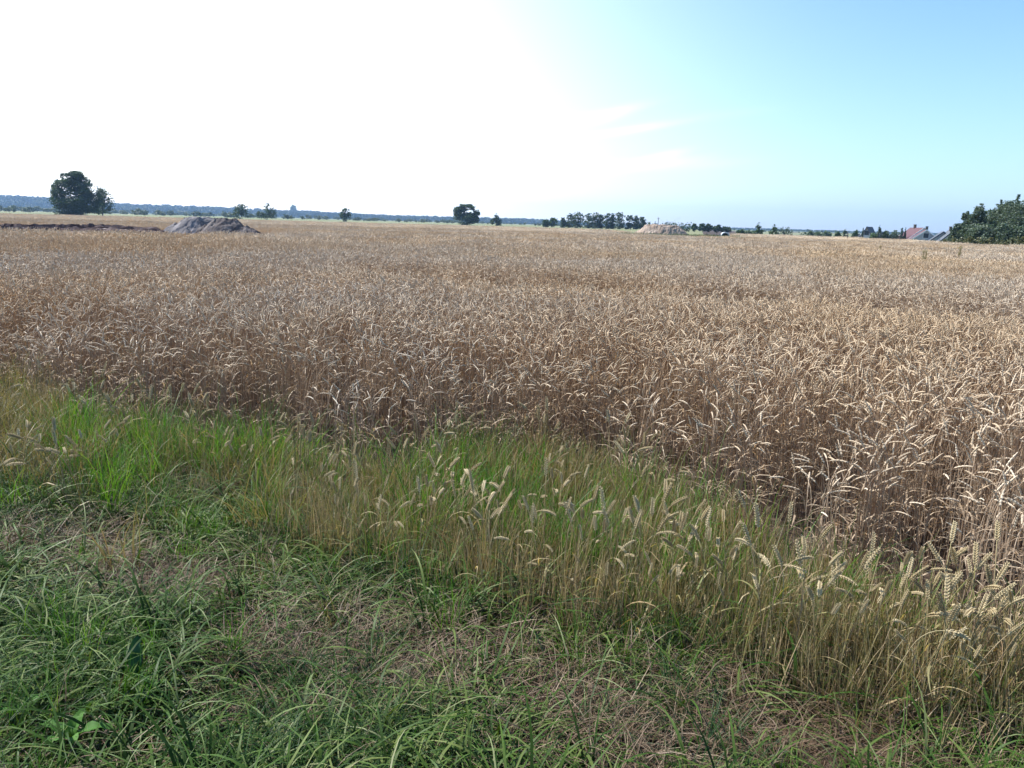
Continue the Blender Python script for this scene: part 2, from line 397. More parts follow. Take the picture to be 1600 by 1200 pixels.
# ground: one sheet to the horizon
rr = np.concatenate([[0.01], np.geomspace(.6, 5850, 90)]); na_ = 240
th = np.arange(na_) * 2 * np.pi / na_
X = rr[:, None] * np.sin(th)[None]; Y = rr[:, None] * np.cos(th)[None]
Z = ground_z(X, Y)
near = (rr[:, None] < 12)
Z = Z + np.where(near, (fnoise(X, Y, .35) - .5) * .035, 0)
g = MB(); i = np.arange(len(rr) - 1)[:, None] * na_; j = np.arange(na_)[None]
g.add(np.stack([X, Y, Z], -1).reshape(-1, 3), np.stack([i + j, i + na_ + j, i + na_ + (j + 1) % na_, i + (j + 1) % na_], -1).reshape(-1, 4))
M['soil'] = noise_mat('soil', [(.025, .017, .013), (.055, .038, .028), (.10, .07, .052)], 9.0, .95, .9, 45)
g.build('ground', M['soil'], smooth=True)['kind'] = 'structure'

def far_sheet(name, u0, u1, d0f, d1f, lift, mat, nu=60, nd=12):
    us = np.linspace(u0, u1, nu); P = []
    for u in us:
        a = math.atan2(u - 800, F); d0, d1 = d0f(u), d1f(u)
        for q in np.geomspace(d0, d1, nd):
            x, y = q * math.sin(a), q * math.cos(a); P.append((x, y, float(ground_z(x, y)) + lift))
    i = np.arange(nu - 1)[:, None] * nd; j = np.arange(nd - 1)[None]
    s = MB(); s.add(P, np.stack([i + j, i + j + 1, i + nd + j + 1, i + nd + j], -1).reshape(-1, 4))
    o = s.build(name, mat, smooth=True); o['kind'] = 'structure'; return o
def streak_mat(name, cols, sx=.004, sy=.03, rough=.95):
    m_, t, out = base_mat(name); L = t.links.new
    geo = N(t, 'ShaderNodeTexCoord'); mp = N(t, 'ShaderNodeMapping'); mp.inputs['Scale'].default_value = (sx, sy, 1); L(geo.outputs['Object'], mp.inputs['Vector'])
    nz = N(t, 'ShaderNodeTexNoise'); nz.inputs['Scale'].default_value = 1; nz.inputs['Detail'].default_value = 7; nz.inputs['Roughness'].default_value = .6; L(mp.outputs[0], nz.inputs['Vector'])
    mr = N(t, 'ShaderNodeMapRange'); mr.inputs['From Min'].default_value = .33; mr.inputs['From Max'].default_value = .67; L(nz.outputs['Fac'], mr.inputs['Value'])
    rp = ramp(t, cols); L(mr.outputs[0], rp.inputs[0])
    p = N(t, 'ShaderNodeBsdfPrincipled'); L(rp.outputs[0], p.inputs['Base Color']); p.inputs['Roughness'].default_value = rough; p.inputs['Specular IOR Level'].default_value = .1
    L(p.outputs[0], out.inputs[0]); return m_
M['meadow'] = streak_mat('meadow_grass', [(.075, .105, .04), (.13, .155, .07), (.22, .21, .12), (.11, .14, .06), (.27, .24, .16)])
far_sheet('meadow', -1200, 3000, lambda u: float(far_limit(u)) + 1, lambda u: 2300, .06, M['meadow'])
M['straw'] = noise_mat('straw_floor', [(.13, .09, .06), (.22, .16, .11), (.30, .22, .15)], 3.0, .95, .5, 30)
far_sheet('field_floor', -1200, 3000, lambda u: 9.0, lambda u: float(far_limit(u)), .012, M['straw'])

# the hill along the left horizon
HU = [-900, 0, 90, 150, 200, 300, 400, 500, 600, 650, 720, 800, 870, 1000, 1300, 2600]
HV = [296, 303, 307, 314, 317, 320, 324.5, 329, 335, 339.5, 343, 347, 349.5, 352, 360, 395]
def crest_z(u, d=2600): return max(3.0, z_at(u, np.interp(u, HU, HV) + 2.5, d) - 11.0)
nu, prof = 150, [(2050, 0), (2200, .25), (2350, .62), (2480, .9), (2600, 1.0), (2800, .95), (3400, .4)]
P = []
for u in np.linspace(-900, 2600, nu):
    a = math.atan2(u - 800, F)
    for d, k in prof: P.append((d * math.sin(a), d * math.cos(a), crest_z(u) * k + .3))
i = np.arange(nu - 1)[:, None] * len(prof); j = np.arange(len(prof) - 1)[None]
s = MB(); s.add(P, np.stack([i + j, i + j + 1, i + len(prof) + j + 1, i + len(prof) + j], -1).reshape(-1, 4))
M['woodfloor'] = noise_mat('wood_floor', [(.03, .045, .02), (.05, .07, .03)], .02, .95)
s.build('hills', M['woodfloor'], smooth=True)['kind'] = 'structure'

# ------------------------------------------------------------------ trees
def leaf_mat(name, cols, trans=.25):
    return plant_mat(name, cols, None, 1, .6, .25, trans, (1, 1.15, .5), inst=0.0)
M['lf_dark'] = leaf_mat('leaves_dark', [(.022, .040, .018), (.045, .075, .03), (.08, .115, .045)])
M['lf_mid'] = leaf_mat('leaves_mid', [(.035, .065, .025), (.065, .11, .04), (.11, .16, .065)])
M['lf_pale'] = leaf_mat('leaves_pale', [(.07, .10, .055), (.12, .16, .09), (.19, .23, .14)])
M['lf_grey'] = leaf_mat('leaves_grey_green', [(.04, .058, .042), (.095, .128, .09), (.17, .205, .155)])
M['bark'] = noise_mat('bark', [(.05, .04, .03), (.10, .08, .06)], 3, .9, .6, 12)

def cloud(mb, lobes, n, leaf, rs=RNG, sub=10, mat=0, subr=.42):
    vol = np.array([l[3] * l[4] * l[5] for l in lobes]) ** .75; cnt = (n * vol / vol.sum()).astype(int)
    VV = []; TT = []
    for (cx, cy, cz, rx, ry, rz), k in zip(lobes, cnt):
        d = rs.normal(size=(sub, 3)); d /= np.linalg.norm(d, axis=1)[:, None]
        R = np.array([rx, ry, rz])
        cc = d * R * rs.uniform(.4, .85, (sub, 1)); ctint = rs.random(sub)
        w_ = rs.integers(0, sub, k)
        q = rs.normal(size=(k, 3)); q /= np.linalg.norm(q, axis=1)[:, None]
        p = cc[w_] + q * (rs.random((k, 1)) ** .5) * R * subr * rs.uniform(.75, 1.15, (k, 1)) + np.array([cx, cy, cz])
        a = rs.normal(size=(k, 3)); a[:, 2] *= .55; a /= np.linalg.norm(a, axis=1)[:, None]
        b = np.cross(a, rs.normal(size=(k, 3))); b /= np.linalg.norm(b, axis=1)[:, None]
        h = leaf * rs.uniform(.5, 1.25, (k, 1)) * .5
        V = np.stack([p - a * h, p - b * h * .6, p + a * h, p + b * h * .6], 1)
        VV.append(V.reshape(-1, 3)); t = np.clip(ctint[w_] * .6 + rs.random(k) * .4, 0, 1)
        TT.append(np.repeat(np.stack([t, t * 0 + .5, t * 0], 1), 4, 0))
    V = np.concatenate(VV); keep = None
    V[:, 2] = np.maximum(V[:, 2], .02)
    mb.add(V, np.arange(len(V)).reshape(-1, 4), np.concatenate(TT), mat)

def trunk(mb, H, r, limbs, reach, lean=0):
    pts = [(lean * t * H * .2 + math.sin(t * 4) * r * .3, math.cos(t * 5) * r * .3, H * t) for t in np.linspace(0, 1, 7)]
    mb.tube(pts, np.linspace(r, r * .3, 7), 7)
    for q in range(limbs):
        t = random.uniform(.3, .85); a = random.uniform(0, 2 * math.pi); L = reach * random.uniform(.55, 1.0)
        b = np.array([lean * t * H * .2, 0, H * t]); e = b + np.array([math.cos(a) * L, math.sin(a) * L, L * random.uniform(.35, .9)])
        mid = (b + e) / 2 + np.array([0, 0, L * .08])
        mb.tube([b, mid, e], [r * .42 * (1.1 - t), r * .25 * (1.1 - t), r * .08], 5)

def tree(name, label, u, d, vtop, wpx, kind='round', mat='lf_mid', group=None, n=None, cat='tree', z0=None):
    x, y = spot(u, d); z0 = float(ground_z(x, y)) if z0 is None else z0; H = z_at(u, vtop, d) - z0; W = wpx / F * d * math.cos(math.atan2(x, y))
    t = empty(name, (x, y, z0), label, cat, group, rz=0)
    px = d / F                                   # metres per photo pixel there
    leaf = max(2.3 * px, .20); rs = np.random.default_rng(int(u * 7 + vtop))
    lob = []; R = W / 2
    if kind == 'oak':
        lob = [(0, 0, H * .13, R * .70, R * .6, H * .14), (-R * .1, 0, H * .30, R * .80, R * .6, H * .20), (R * .45, 0, H * .28, R * .5, R * .5, H * .2), (-R * .55, 0, H * .50, R * .34, R * .4, H * .13),
               (R * .30, 0, H * .50, R * .42, R * .4, H * .13), (-R * .08, 0, H * .52, R * .22, R * .3, H * .10), (-R * .60, 0, H * .64, R * .32, R * .24, H * .13), (-R * .25, 0, H * .70, R * .34, R * .26, H * .13), (R * .25, 0, H * .68, R * .42, R * .34, H * .15), (R * .0, 0, H * .78, R * .28, R * .3, H * .1),
               (-R * .08, 0, H * .90, R * .36, R * .35, H * .09), (R * .12, 0, H * .84, R * .22, R * .3, H * .08), (-R * .40, 0, H * .84, R * .14, R * .1, H * .07), (-R * .88, 0, H * .44, R * .15, R * .2, H * .10), (R * .85, 0, H * .42, R * .16, R * .2, H * .12)]
    elif kind == 'poplar':
        lob = [(0, 0, H * .10, R * .9, R * .8, H * .12), (0, 0, H * .25, R * .9, R * .8, H * .2), (rs.uniform(-.1, .1) * R, 0, H * .45, R * .95, R * .9, H * .22), (rs.uniform(-.2, .2) * R, 0, H * .68, R * .85, R * .8, H * .2), (rs.uniform(-.2, .2) * R, 0, H * .86, R * .55, R * .5, H * .14)]
    elif kind == 'conifer':
        for q in range(7):
            k = q / 6; lob.append((rs.uniform(-.06, .06) * R, 0, H * (.08 + .84 * k), R * (1.0 - .88 * k) * rs.uniform(.85, 1.1), R * (1.0 - .88 * k), H * .09))
    elif kind == 'bush':
        for q in range(4): lob.append((rs.uniform(-.5, .5) * R, rs.uniform(-.3, .3) * R, H * rs.uniform(.32, .6), R * .58, R * .55, H * .36))
        lob.append((0, 0, H * .3, R * .9, R * .7, H * .3))
    elif kind == 'open':
        lob = [(0, 0, H * .2, R * .9, R * .7, H * .2), (-R * .05, 0, H * .4, R * .75, R * .6, H * .18), (-R * .45, 0, H * .66, R * .42, R * .4, H * .13), (-R * .5, 0, H * .55, R * .3, R * .4, H * .13), (R * .0, 0, H * .86, R * .40, R * .4, H * .10), (R * .25, 0, H * .75, R * .28, R * .3, H * .12), (R * .66, 0, H * .55, R * .3, R * .3, H * .13), (R * .6, 0, H * .38, R * .3, R * .3, H * .2), (-R * .2, 0, H * .76, R * .3, R * .3, H * .1)]
    elif kind == 'cone':
        lob = [(0, 0, H * .2, R * .95, R * .8, H * .2), (-R * .1, 0, H * .42, R * .75, R * .7, H * .2), (R * .08, 0, H * .63, R * .55, R * .5, H * .18), (0, 0, H * .80, R * .34, R * .3, H * .14), (R * .05, 0, H * .95, R * .14, R * .14, H * .07), (-R * .7, 0, H * .3, R * .3, R * .3, H * .2), (R * .65, 0, H * .4, R * .3, R * .3, H * .18)]
    elif kind == 'long':
        for q in range(7): lob.append(((q / 3 - 1) * R * .84, 0, H * rs.uniform(.4, .58), R * .24, R * .24, H * rs.uniform(.38, .46)))
        for q in range(7): lob.append(((q / 3 - 1) * R * .84, 0, H * .22, R * .2, R * .2, H * .25))
    else:
        lob = [(0, 0, H * .55, R * .85, R * .8, H * .38), (-R * .35, 0, H * .42, R * .6, R * .55, H * .3), (R * .38, 0, H * .45, R * .58, R * .5, H * .3), (rs.uniform(-.2, .2) * R, 0, H * .8, R * .5, R * .5, H * .18), (0, 0, H * .22, R * .6, R * .6, H * .2)]
    if n is None: n = int(np.clip(W * H / (leaf * leaf) * 7.5, 900, 14000))
    # keep the crown inside the size asked for
    c = MB(); cloud(c, lob, n, leaf, rs, sub=9 if kind in ('poplar', 'conifer') else 12, subr=.52)
    V = np.concatenate(c.v); zq = np.percentile(V[:, 2], 99.6); xa, xb = np.percentile(V[:, 0], [.6, 99.4])
    V[:, 2] *= H / zq; V[:, 0] = (V[:, 0] - (xa + xb) / 2) * W / (xb - xa); V[:, 1] *= W / (xb - xa)
    Q = V.reshape(-1, 4, 3).mean(1); okq = (np.abs(Q[:, 0]) < W * .51) & (Q[:, 2] < H * 1.0); ix = np.repeat(okq, 4)
    c.v = [V[ix]]; c.t = [np.concatenate(c.t)[ix]]; c.f = [np.arange(ix.sum()).reshape(-1, 4)]; c.m = [np.full(len(c.f[0]), 0)]
    c.build('crown', M[mat], t)
    b = MB(); trunk(b, H * .78, max(.12, H * .022), 7, R * .7); b.build('trunk', M['bark'], t)
    return t

tree('oak_tree', 'broad dark oak with holes in its crown, tallest tree on the left', 121, 300, 267, 74, 'oak', 'lf_dark', n=26000)
tree('oak_tree', 'smaller rounded dark tree joined to the right side of the broad oak', 160, 304, 291, 36, 'round', 'lf_dark')
tree('round_tree', 'compact dark tree standing behind the left earth heap, nearer to it', 378, 420, 317, 27, 'bush', 'lf_dark')
tree('round_tree', 'dark tree with a wide skirt right of the compact tree behind the earth heap', 417, 420, 317.5, 31, 'cone', 'lf_dark')
tree('ridge_tree', 'small flat topped tree sticking out above the blue wooded ridge', 457, 2590, 320, 16, 'bush', 'lf_mid', z0=z_at(457, 342, 2590))
tree('round_tree', 'small dark lone tree below the middle of the blue ridge', 539, 420, 325, 18, 'round', 'lf_dark')
tree('open_tree', 'lone leafy tree with an open ragged top in the middle of the horizon', 729, 400, 319, 40, 'open', 'lf_dark', n=9000)
tree('round_tree', 'small dark domed tree just right of the ragged lone tree', 775, 420, 333.5, 18, 'cone', 'lf_dark')
tree('bush', 'low grey green bush, left one of the pair before the poplar row', 853, 430, 342, 12, 'bush', 'lf_mid', cat='bush')
tree('bush', 'taller grey green bush, right one of the pair before the poplar row', 864, 430, 340, 14, 'round', 'lf_mid', cat='bush')
PG = 'dark poplars in a close row on the horizon'
POP = [(880, 340, 9, 'slim short tree at the left end of the poplar row'), (890, 333, 18, 'tall wide poplar, first tall one from the left of the row'), (903, 331, 20, 'second tall poplar from the left of the row'),
       (918, 333, 18, 'lower topped poplar left of the middle of the row'), (929, 331.5, 17, 'highest poplar at the middle of the row'), (939, 335, 12, 'poplar just left of the first gap in the row'),
       (949, 333, 12, 'slim poplar just right of the first gap in the row'), (957, 333, 9, 'narrow poplar between two slits of sky'), (968, 331.5, 20, 'broad round headed poplar right of the slits of sky'),
       (983, 336, 13, 'lower poplar right of the broad round headed one'), (994, 337, 12, 'poplar next to the pale pole'), (1004, 339, 12, 'last and lowest poplar at the right end of the row')]
for u, v, wd, lb in POP: tree('poplar', lb, u, 410 + random.uniform(-6, 6), v, wd, 'poplar', 'lf_dark', PG)
tree('hedge', 'long dark green hedge rising behind the sandy mound', 1043, 330, 346.5, 72, 'long', 'lf_dark', cat='hedge')
DG = 'dark trees behind the weedy patch'
for u, v, wd, lb in [(1085, 349, 10, 'narrow upright dark tree right of the sandy mound'), (1098, 349, 14, 'square topped dark tree, left one of the two behind the fence posts'), (1107, 349.5, 12, 'square topped dark tree, right one of the two behind the fence posts'),
                     (1121, 351, 15, 'domed dark tree left of the white shelter'), (1135, 354, 16, 'dark round tree right behind the white shelter')]:
    tree('dark_tree', lb, u, 360, v, wd, 'round', 'lf_dark', DG)
tree('bush', 'low green bush alone right of the white shelter', 1157, 300, 358, 13, 'bush', 'lf_mid', cat='bush')
tree('conifer', 'pointed green tree, left one of two standing alone right of the middle', 1184, 240, 347.5, 17, 'cone', 'lf_mid')
tree('conifer', 'ragged green tree beside the blue grey roof', 1208, 240, 350, 15, 'cone', 'lf_mid')
tree('bush', 'very low grey green bush between the shelter and the pointed tree', 1170, 300, 360, 12, 'bush', 'lf_pale', cat='bush')
tree('hedge', 'dark rounded wood edge behind three grey bushes', 1276, 380, 359, 48, 'long', 'lf_dark', cat='hedge')
GB = 'pale grey bushes in front of the dark wood edge'
for u, v, wd, lb in [(1266, 361, 11, 'pale grey bush at the left of three before the wood edge'), (1280, 361, 13, 'pale grey bush in the middle of three before the wood edge'), (1293, 360.5, 13, 'pale grey bush at the right of three before the wood edge')]:
    tree('grey_bush', lb, u, 330, v, wd, 'bush', 'lf_pale', GB, cat='bush')
for u, v, wd, k_, mt, lb in [(1309, 360.5, 12, 'bush', 'lf_mid', 'round bush left of the lone field post on the right horizon'), (1320, 357.5, 13, 'cone', 'lf_grey', 'taller bush next to the round one before the gabled cottage'),
                       (1336, 359, 12, 'bush', 'lf_mid', 'domed tree left of the small gabled cottage'), (1348, 356, 4, 'cone', 'lf_grey', 'thin sapling at the left wall of the gabled cottage'),
                       (1373, 351.5, 12, 'cone', 'lf_grey', 'pointed tree right of the small gabled cottage'), (1383, 360, 14, 'bush', 'lf_dark', 'low dark tree between the pointed tree and the grey bush'),
                       (1396, 359.5, 16, 'bush', 'lf_grey', 'round grey green bush left of the red roofed house'), (1409, 356, 10, 'cone', 'lf_grey', 'dark upright tree left of the red roofed house'), (1414, 355.5, 5, 'cone', 'lf_grey', 'slim sapling touching the red roof'),
                       (1366, 364, 14, 'bush', 'lf_mid', 'low bush in front of the small gabled cottage')]:
    tree('garden_tree', lb, u, 262, v, wd, k_, mt, 'trees and bushes among the far houses')
WG = 'trees of the dense copse at the right edge'
for u, d, v, wd, k_, lb in [(1496, 112, 349, 26, 'bush', 'low outer bush at the left foot of the copse'), (1505, 114, 330, 30, 'cone', 'pointed dark tree on the left shoulder of the copse'), (1524, 112, 318, 46, 'cone', 'rounded grey green tree third from the left in the copse'),
                            (1549, 118, 319, 50, 'round', 'grey green tree in the middle of the copse below a dip in its top'), (1571, 114, 313, 56, 'round', 'large round headed tree right of the dip in the copse'), (1580, 120, 304, 34, 'conifer', 'pointed spruce rising over the copse'),
                            (1597, 119, 305, 34, 'conifer', 'second spruce rising over the copse at the picture edge'), (1604, 112, 312, 62, 'round', 'large tree of the copse cut by the right picture edge'), (1555, 116, 312, 20, 'conifer', 'thin spruce top in the dip of the copse'),
                            (1640, 114, 306, 56, 'round', 'tall copse tree beyond the right picture edge'), (1540, 107, 350, 46, 'bush', 'bushy undergrowth at the foot of the middle of the copse'), (1585, 106, 349, 52, 'bush', 'bushy undergrowth at the foot of the right of the copse')]:
    tree('copse_tree', lb, u, d, v, wd, k_, 'lf_grey', WG, n=11000)

# a row of low shrubs along the field's right edge
SG = 'low shrubs in a row along the far right edge of the field'
shr = []
for q in range(3):
    c = MB(); rs = np.random.default_rng(50 + q)
    cloud(c, [(0, 0, .5, .36, .36, .5), (.1, 0, .75, .25, .25, .3), (-.12, .1, .3, .3, .3, .3)], 420, .13, rs, sub=7)
    shr.append(c.mesh('shrub', [plant_mat('shrub_leaves_%d' % q, [(.05, .06, .025), (.11, .12, .05), (.20, .18, .085)], inst=.5, trans=.25)]))
us = list(np.arange(1472, 1660, 6.4))
for q, u in enumerate(us):
    d = 91 + 1.5 * math.sin(q * .7); x, y = spot(u, d)
    o = bpy.data.objects.new('low_shrub', random.choice(shr)); COL.objects.link(o); o.location = (x, y, 0)
    k = random.uniform(.8, 1.15) * np.interp(u, [1460, 1500, 1600], [.95, 1.3, 1.45]); o.scale = (k, k, k * .95); o.rotation_euler = (0, 0, random.uniform(0, 6))
    lb = 'low olive shrub in the row before the copse, right of the houses' if u > 1500 else 'low olive shrub at the thin left end of the shrub row before the houses'
    tag(o, lb, 'shrub', SG)

# ------------------------------------------------------------------ far wood and scrub (read as masses)
def crown_proto(name, n, leaf, mat, q, tall=1.0):
    c = MB(); rs = np.random.default_rng(900 + q)
    cloud(c, [(0, 0, .5 * tall, .5, .5, .45 * tall), (.15, .1, .75 * tall, .35, .35, .3 * tall), (-.2, 0, .35 * tall, .35, .35, .3 * tall)], n, leaf, rs, sub=8)
    return c.mesh(name, [mat])
mw = plant_mat('far_wood_leaves', [(.025, .045, .02), (.045, .07, .03), (.07, .10, .045)], inst=.6, trans=.15)
pw_ = proto_collection('far_crown', [crown_proto('far_crown', 260, .22, mw, q) for q in range(4)])
us = RNG.uniform(-700, 1500, 5200); ds = RNG.uniform(2100, 2640, 5200); ds[:1500] = RNG.uniform(2560, 2620, 1500)
pts = []
for u, d in zip(us, ds):
    a = math.atan2(u - 800, F); k = np.interp(d, [p[0] for p in prof], [p[1] for p in prof])
    pts.append((d * math.sin(a), d * math.cos(a), crest_z(u) * k - 1.0))
k = len(pts)
tag(scatter('far_wood', pw_, pts, rots(k), RNG.uniform(10, 17, k) * np.interp(us, [820, 980, 1500], [1, .38, .3]), RNG.integers(0, 4, k)), 'blue hazy wood covering the long hill on the left horizon', 'wood', kind='stuff')
ms_ = plant_mat('scrub_leaves', [(.04, .065, .03), (.08, .11, .05), (.14, .17, .09)], inst=.6, trans=.2)
pscr = proto_collection('scrub_crown', [crown_proto('scrub_crown', 420, .17, ms_, q + 20) for q in range(4)])
nS = 1500
us = RNG.uniform(-500, 1500, nS); ds = np.exp(RNG.uniform(math.log(620), math.log(1900), nS)); keep = fnoise(us, ds, 60) > np.where(us > 900, .62, .40)
us, ds = us[keep], ds[keep]; az = np.arctan2(us - 800, F); xs, ys = ds * np.sin(az), ds * np.cos(az)
k = len(us)
sc_ = RNG.uniform(.5, 1.0, k) ** 1.5 * np.interp(us, [-500, 200, 700, 900, 1500], [10, 9.5, 6.0, 4, 4]) * np.interp(ds, [600, 1900], [.62, 1.25])
tag(scatter('scrub', pscr, np.stack([xs, ys, ground_z(xs, ys)], 1), rots(k), np.stack([sc_ * RNG.uniform(1, 1.8, k), sc_, sc_ * RNG.uniform(.7, 1, k)], 1), RNG.integers(0, 4, k)),
    'pale green scrub dotted over the meadows below the blue hill', 'scrub', kind='stuff')

# ------------------------------------------------------------------ earth heaps, dug banks
def mound(name, label, cat, x, y, lobes, mat, rough=.12, res=110, half=(4, 3), smooth=False, group=None):
    xs = np.linspace(-half[0], half[0], res); ys = np.linspace(-half[1], half[1], int(res * half[1] / half[0]) + 1)
    XX, YY = np.meshgrid(xs, ys, indexing='ij'); H = np.full(XX.shape, -.35)
    wx = XX + (fnoise(XX + x, YY + y, .9) - .5) * .5; wy = YY + (fnoise(XX - x, YY + 5, .9) - .5) * .5
    for cx, cy, h, rx, ry, flat in lobes:
        r = np.sqrt(((wx - cx) / rx) ** 2 + ((wy - cy) / ry) ** 2); H = np.maximum(H, h * np.minimum(1 - .12 * r, (1 - r) / (1 - flat) + 0.0) if flat > 0 else h * (1 - r))
    n_ = fnoise(XX + 9, YY + 3, .42); n2_ = fnoise(XX, YY, .16)
    lump = np.abs(n_ - .5) * 2
    H = H + (n_ - .5) * rough * 2.2 + (n2_ - .5) * rough * .9 - (lump < .12) * rough * .35
    H = np.minimum(H, max(l[2] for l in lobes) * 1.05); H[[0, -1], :] = -.35; H[:, [0, -1]] = -.35
    a, b = XX.shape; i = np.arange(a - 1)[:, None] * b; j = np.arange(b - 1)[None]
    s = MB(); s.add(np.stack([XX, YY, H], -1).reshape(-1, 3), np.stack([i + j, i + b + j, i + b + j + 1, i + j + 1], -1).reshape(-1, 4))
    o = s.build(name, mat, smooth=smooth, loc=(x, y, float(ground_z(x, y)))); tag(o, label, cat, group); return o
M['earth'] = noise_mat('heaped_earth', [(.09, .082, .085), (.155, .142, .145), (.23, .21, .215)], 1.6, .95, .7, 9)
M['earth2'] = noise_mat('heaped_dark_earth', [(.055, .045, .045), (.11, .092, .09), (.19, .165, .155)], 2.0, .95, .8, 9)
M['sand'] = noise_mat('heaped_sand', [(.20, .145, .11), (.31, .235, .185), (.40, .32, .255)], .9, .95, .6, 5)
M['bank'] = noise_mat('dug_bank', [(.045, .028, .03), (.075, .05, .05), (.15, .115, .11)], 1.2, .95, .5, 9)
M['dug'] = noise_mat('dug_ground', [(.30, .25, .24), (.42, .36, .34)], .6, .95, .4, 6)
x, y = spot(312, 52)
mound('earth_heap', 'pale lumpy earth heap, left one of the pair in the field', 'earth heap', x, y, [(0, 0, 1.36, 2.5, 2.2, .32), (-1.1, 0, 1.0, 1.8, 1.6, 0), (.9, .2, 1.22, 1.6, 1.5, 0)], M['earth'], .11, half=(3.4, 2.8), group='earth heaps in the wheat field')
x, y = spot(361, 48.5)
mound('earth_heap', 'darker lumpy earth heap, right one of the pair in the field', 'earth heap', x, y, [(-.35, 0, 1.34, 2.2, 2.0, .28), (.9, -.1, .98, 1.9, 1.5, 0)], M['earth2'], .14, half=(3.2, 2.6), group='earth heaps in the wheat field')
x, y = spot(1034, 96)
mound('sand_mound', 'pale sandy mound with a flat top before the dark hedge', 'sand heap', x, y, [(0, 0, 1.78, 4.0, 3.0, .45), (-.9, 0, 1.85, 2.2, 2.2, .1), (1.7, -.3, 1.35, 2.6, 2.0, 0)], M['sand'], .14, half=(5.2, 4.0))

def bank(label, u0, u1, d, ztop, thick, seed, mat):
    rs = np.random.default_rng(seed); n = 90; rows = []
    prof_ = [(-thick, -.05), (-thick * .72, .45), (-thick * .5, .85), (-thick * .15, 1.0), (thick * .25, .95), (thick * .8, .4), (thick * 1.3, -.05)]
    x0, y0 = spot(u0, d); c0 = np.array([x0, y0])
    P = []
    for q in range(n):
        u = u0 + (u1 - u0) * q / (n - 1); x, y = spot(u, d + 1.3 * math.sin(q * .09 + seed)); nn = np.array([x, y]) / math.hypot(x, y)
        h = ztop * (1 - .12 * float(fnoise(q * 1.0, seed * 7.0, 9)) + .07 * float(noise2(q, seed * 3.0, 2.2))) * min(1, (n - 1 - q) / 5 + .25)
        for a, b in prof_:
            P.append((x + nn[0] * a + rs.normal(0, .03) - x0, y + nn[1] * a - y0, max(b, -.05) * h + (rs.normal(0, .02) if b > 0 else 0)))
    k = len(prof_); i = np.arange(n - 1)[:, None] * k; j = np.arange(k - 1)[None]
    s = MB(); s.add(P, np.stack([i + j, i + k + j, i + k + j + 1, i + j + 1], -1).reshape(-1, 4))
    o = s.build('earth_bank', mat, loc=(x0, y0, 0)); tag(o, label, 'earth bank', 'dug earth banks left of the heaps'); return o
bank('dark brown dug bank nearest the wheat, running left from the heaps', -160, 272, 40, .82, .5, 3, M['bank'])
bank('thinner dark dug bank just behind the nearest dark bank', -160, 170, 44.5, .70, .35, 5, M['bank'])
bank('low dark dug bank farthest back, against the pale field', -160, 262, 49.5, .82, .35, 8, M['bank'])
s = MB(); P = []
for u in np.linspace(-260, 470, 40):
    for d in (37.5, 40, 45, 50, 54):
        x, y = spot(u, d if u < 410 else 37.5 + (d - 37.5) * (470 - u) / 60 * .7 + 4); P.append((x, y, (.03 if d in (37.5, 54) else np.interp(u, [225, 262], [.60, .25]) + .05 * math.sin(u * .05 + d)) if u < 400 else .03))
i = np.arange(39)[:, None] * 5; j = np.arange(4)[None]
s.add(P, np.stack([i + j, i + j + 1, i + 5 + j + 1, i + 5 + j], -1).reshape(-1, 4)); s.build('dug_ground', M['dug'], smooth=True)['kind'] = 'structure'
# dark clods lying on the banks
clod_me = []
for q in range(3):
    c = MB(); th = np.linspace(0, 2 * np.pi, 8)[:-1]; rings = [(0, .02), (.1, .9), (.45, 1.0), (.8, .62), (1.0, .05)]
    V = []
    for zz, rr_ in rings:
        for t_ in th: k = random.uniform(.75, 1.15); V.append((.2 * rr_ * k * math.cos(t_), .15 * rr_ * k * math.sin(t_), zz * .22 * random.uniform(.9, 1.1)))
    i = np.arange(4)[:, None] * 7; j = np.arange(7)[None]
    c.add(V, np.stack([i + j, i + (j + 1) % 7, i + 7 + (j + 1) % 7, i + 7 + j], -1).reshape(-1, 4)); clod_me.append(c.mesh('clod', [M['bank']]))
for u, d, z, k, lb in [(27, 49, .66, 1.6, 'large dark clod on top of the bank near the left picture edge'), (116, 49, .62, 1.2, 'dark clod on the far bank under the broad oak'), (137, 44, .6, 1.7, 'dark clod in the middle of the banks right of the oak'),
                       (154, 49, .64, 1.8, 'flat dark clod on the far bank right of the oak'), (143, 39.2, .62, 1.3, 'dark clod low before the banks right of the oak'), (200, 49, .62, 1.9, 'long dark clod halfway from the oak to the heaps'), (13, 39.4, .66, 1.3, 'dark clod on the nearest bank at the left picture edge')]:
    x, y = spot(u, d); o = bpy.data.objects.new('earth_clod', random.choice(clod_me)); COL.objects.link(o); o.location = (x, y, z); k *= .62; o.scale = (k * 1.3, k, k * .75); o.rotation_euler = (0, 0, random.uniform(0, 3))
    tag(o, lb, 'clod', 'dark clods on the dug banks')

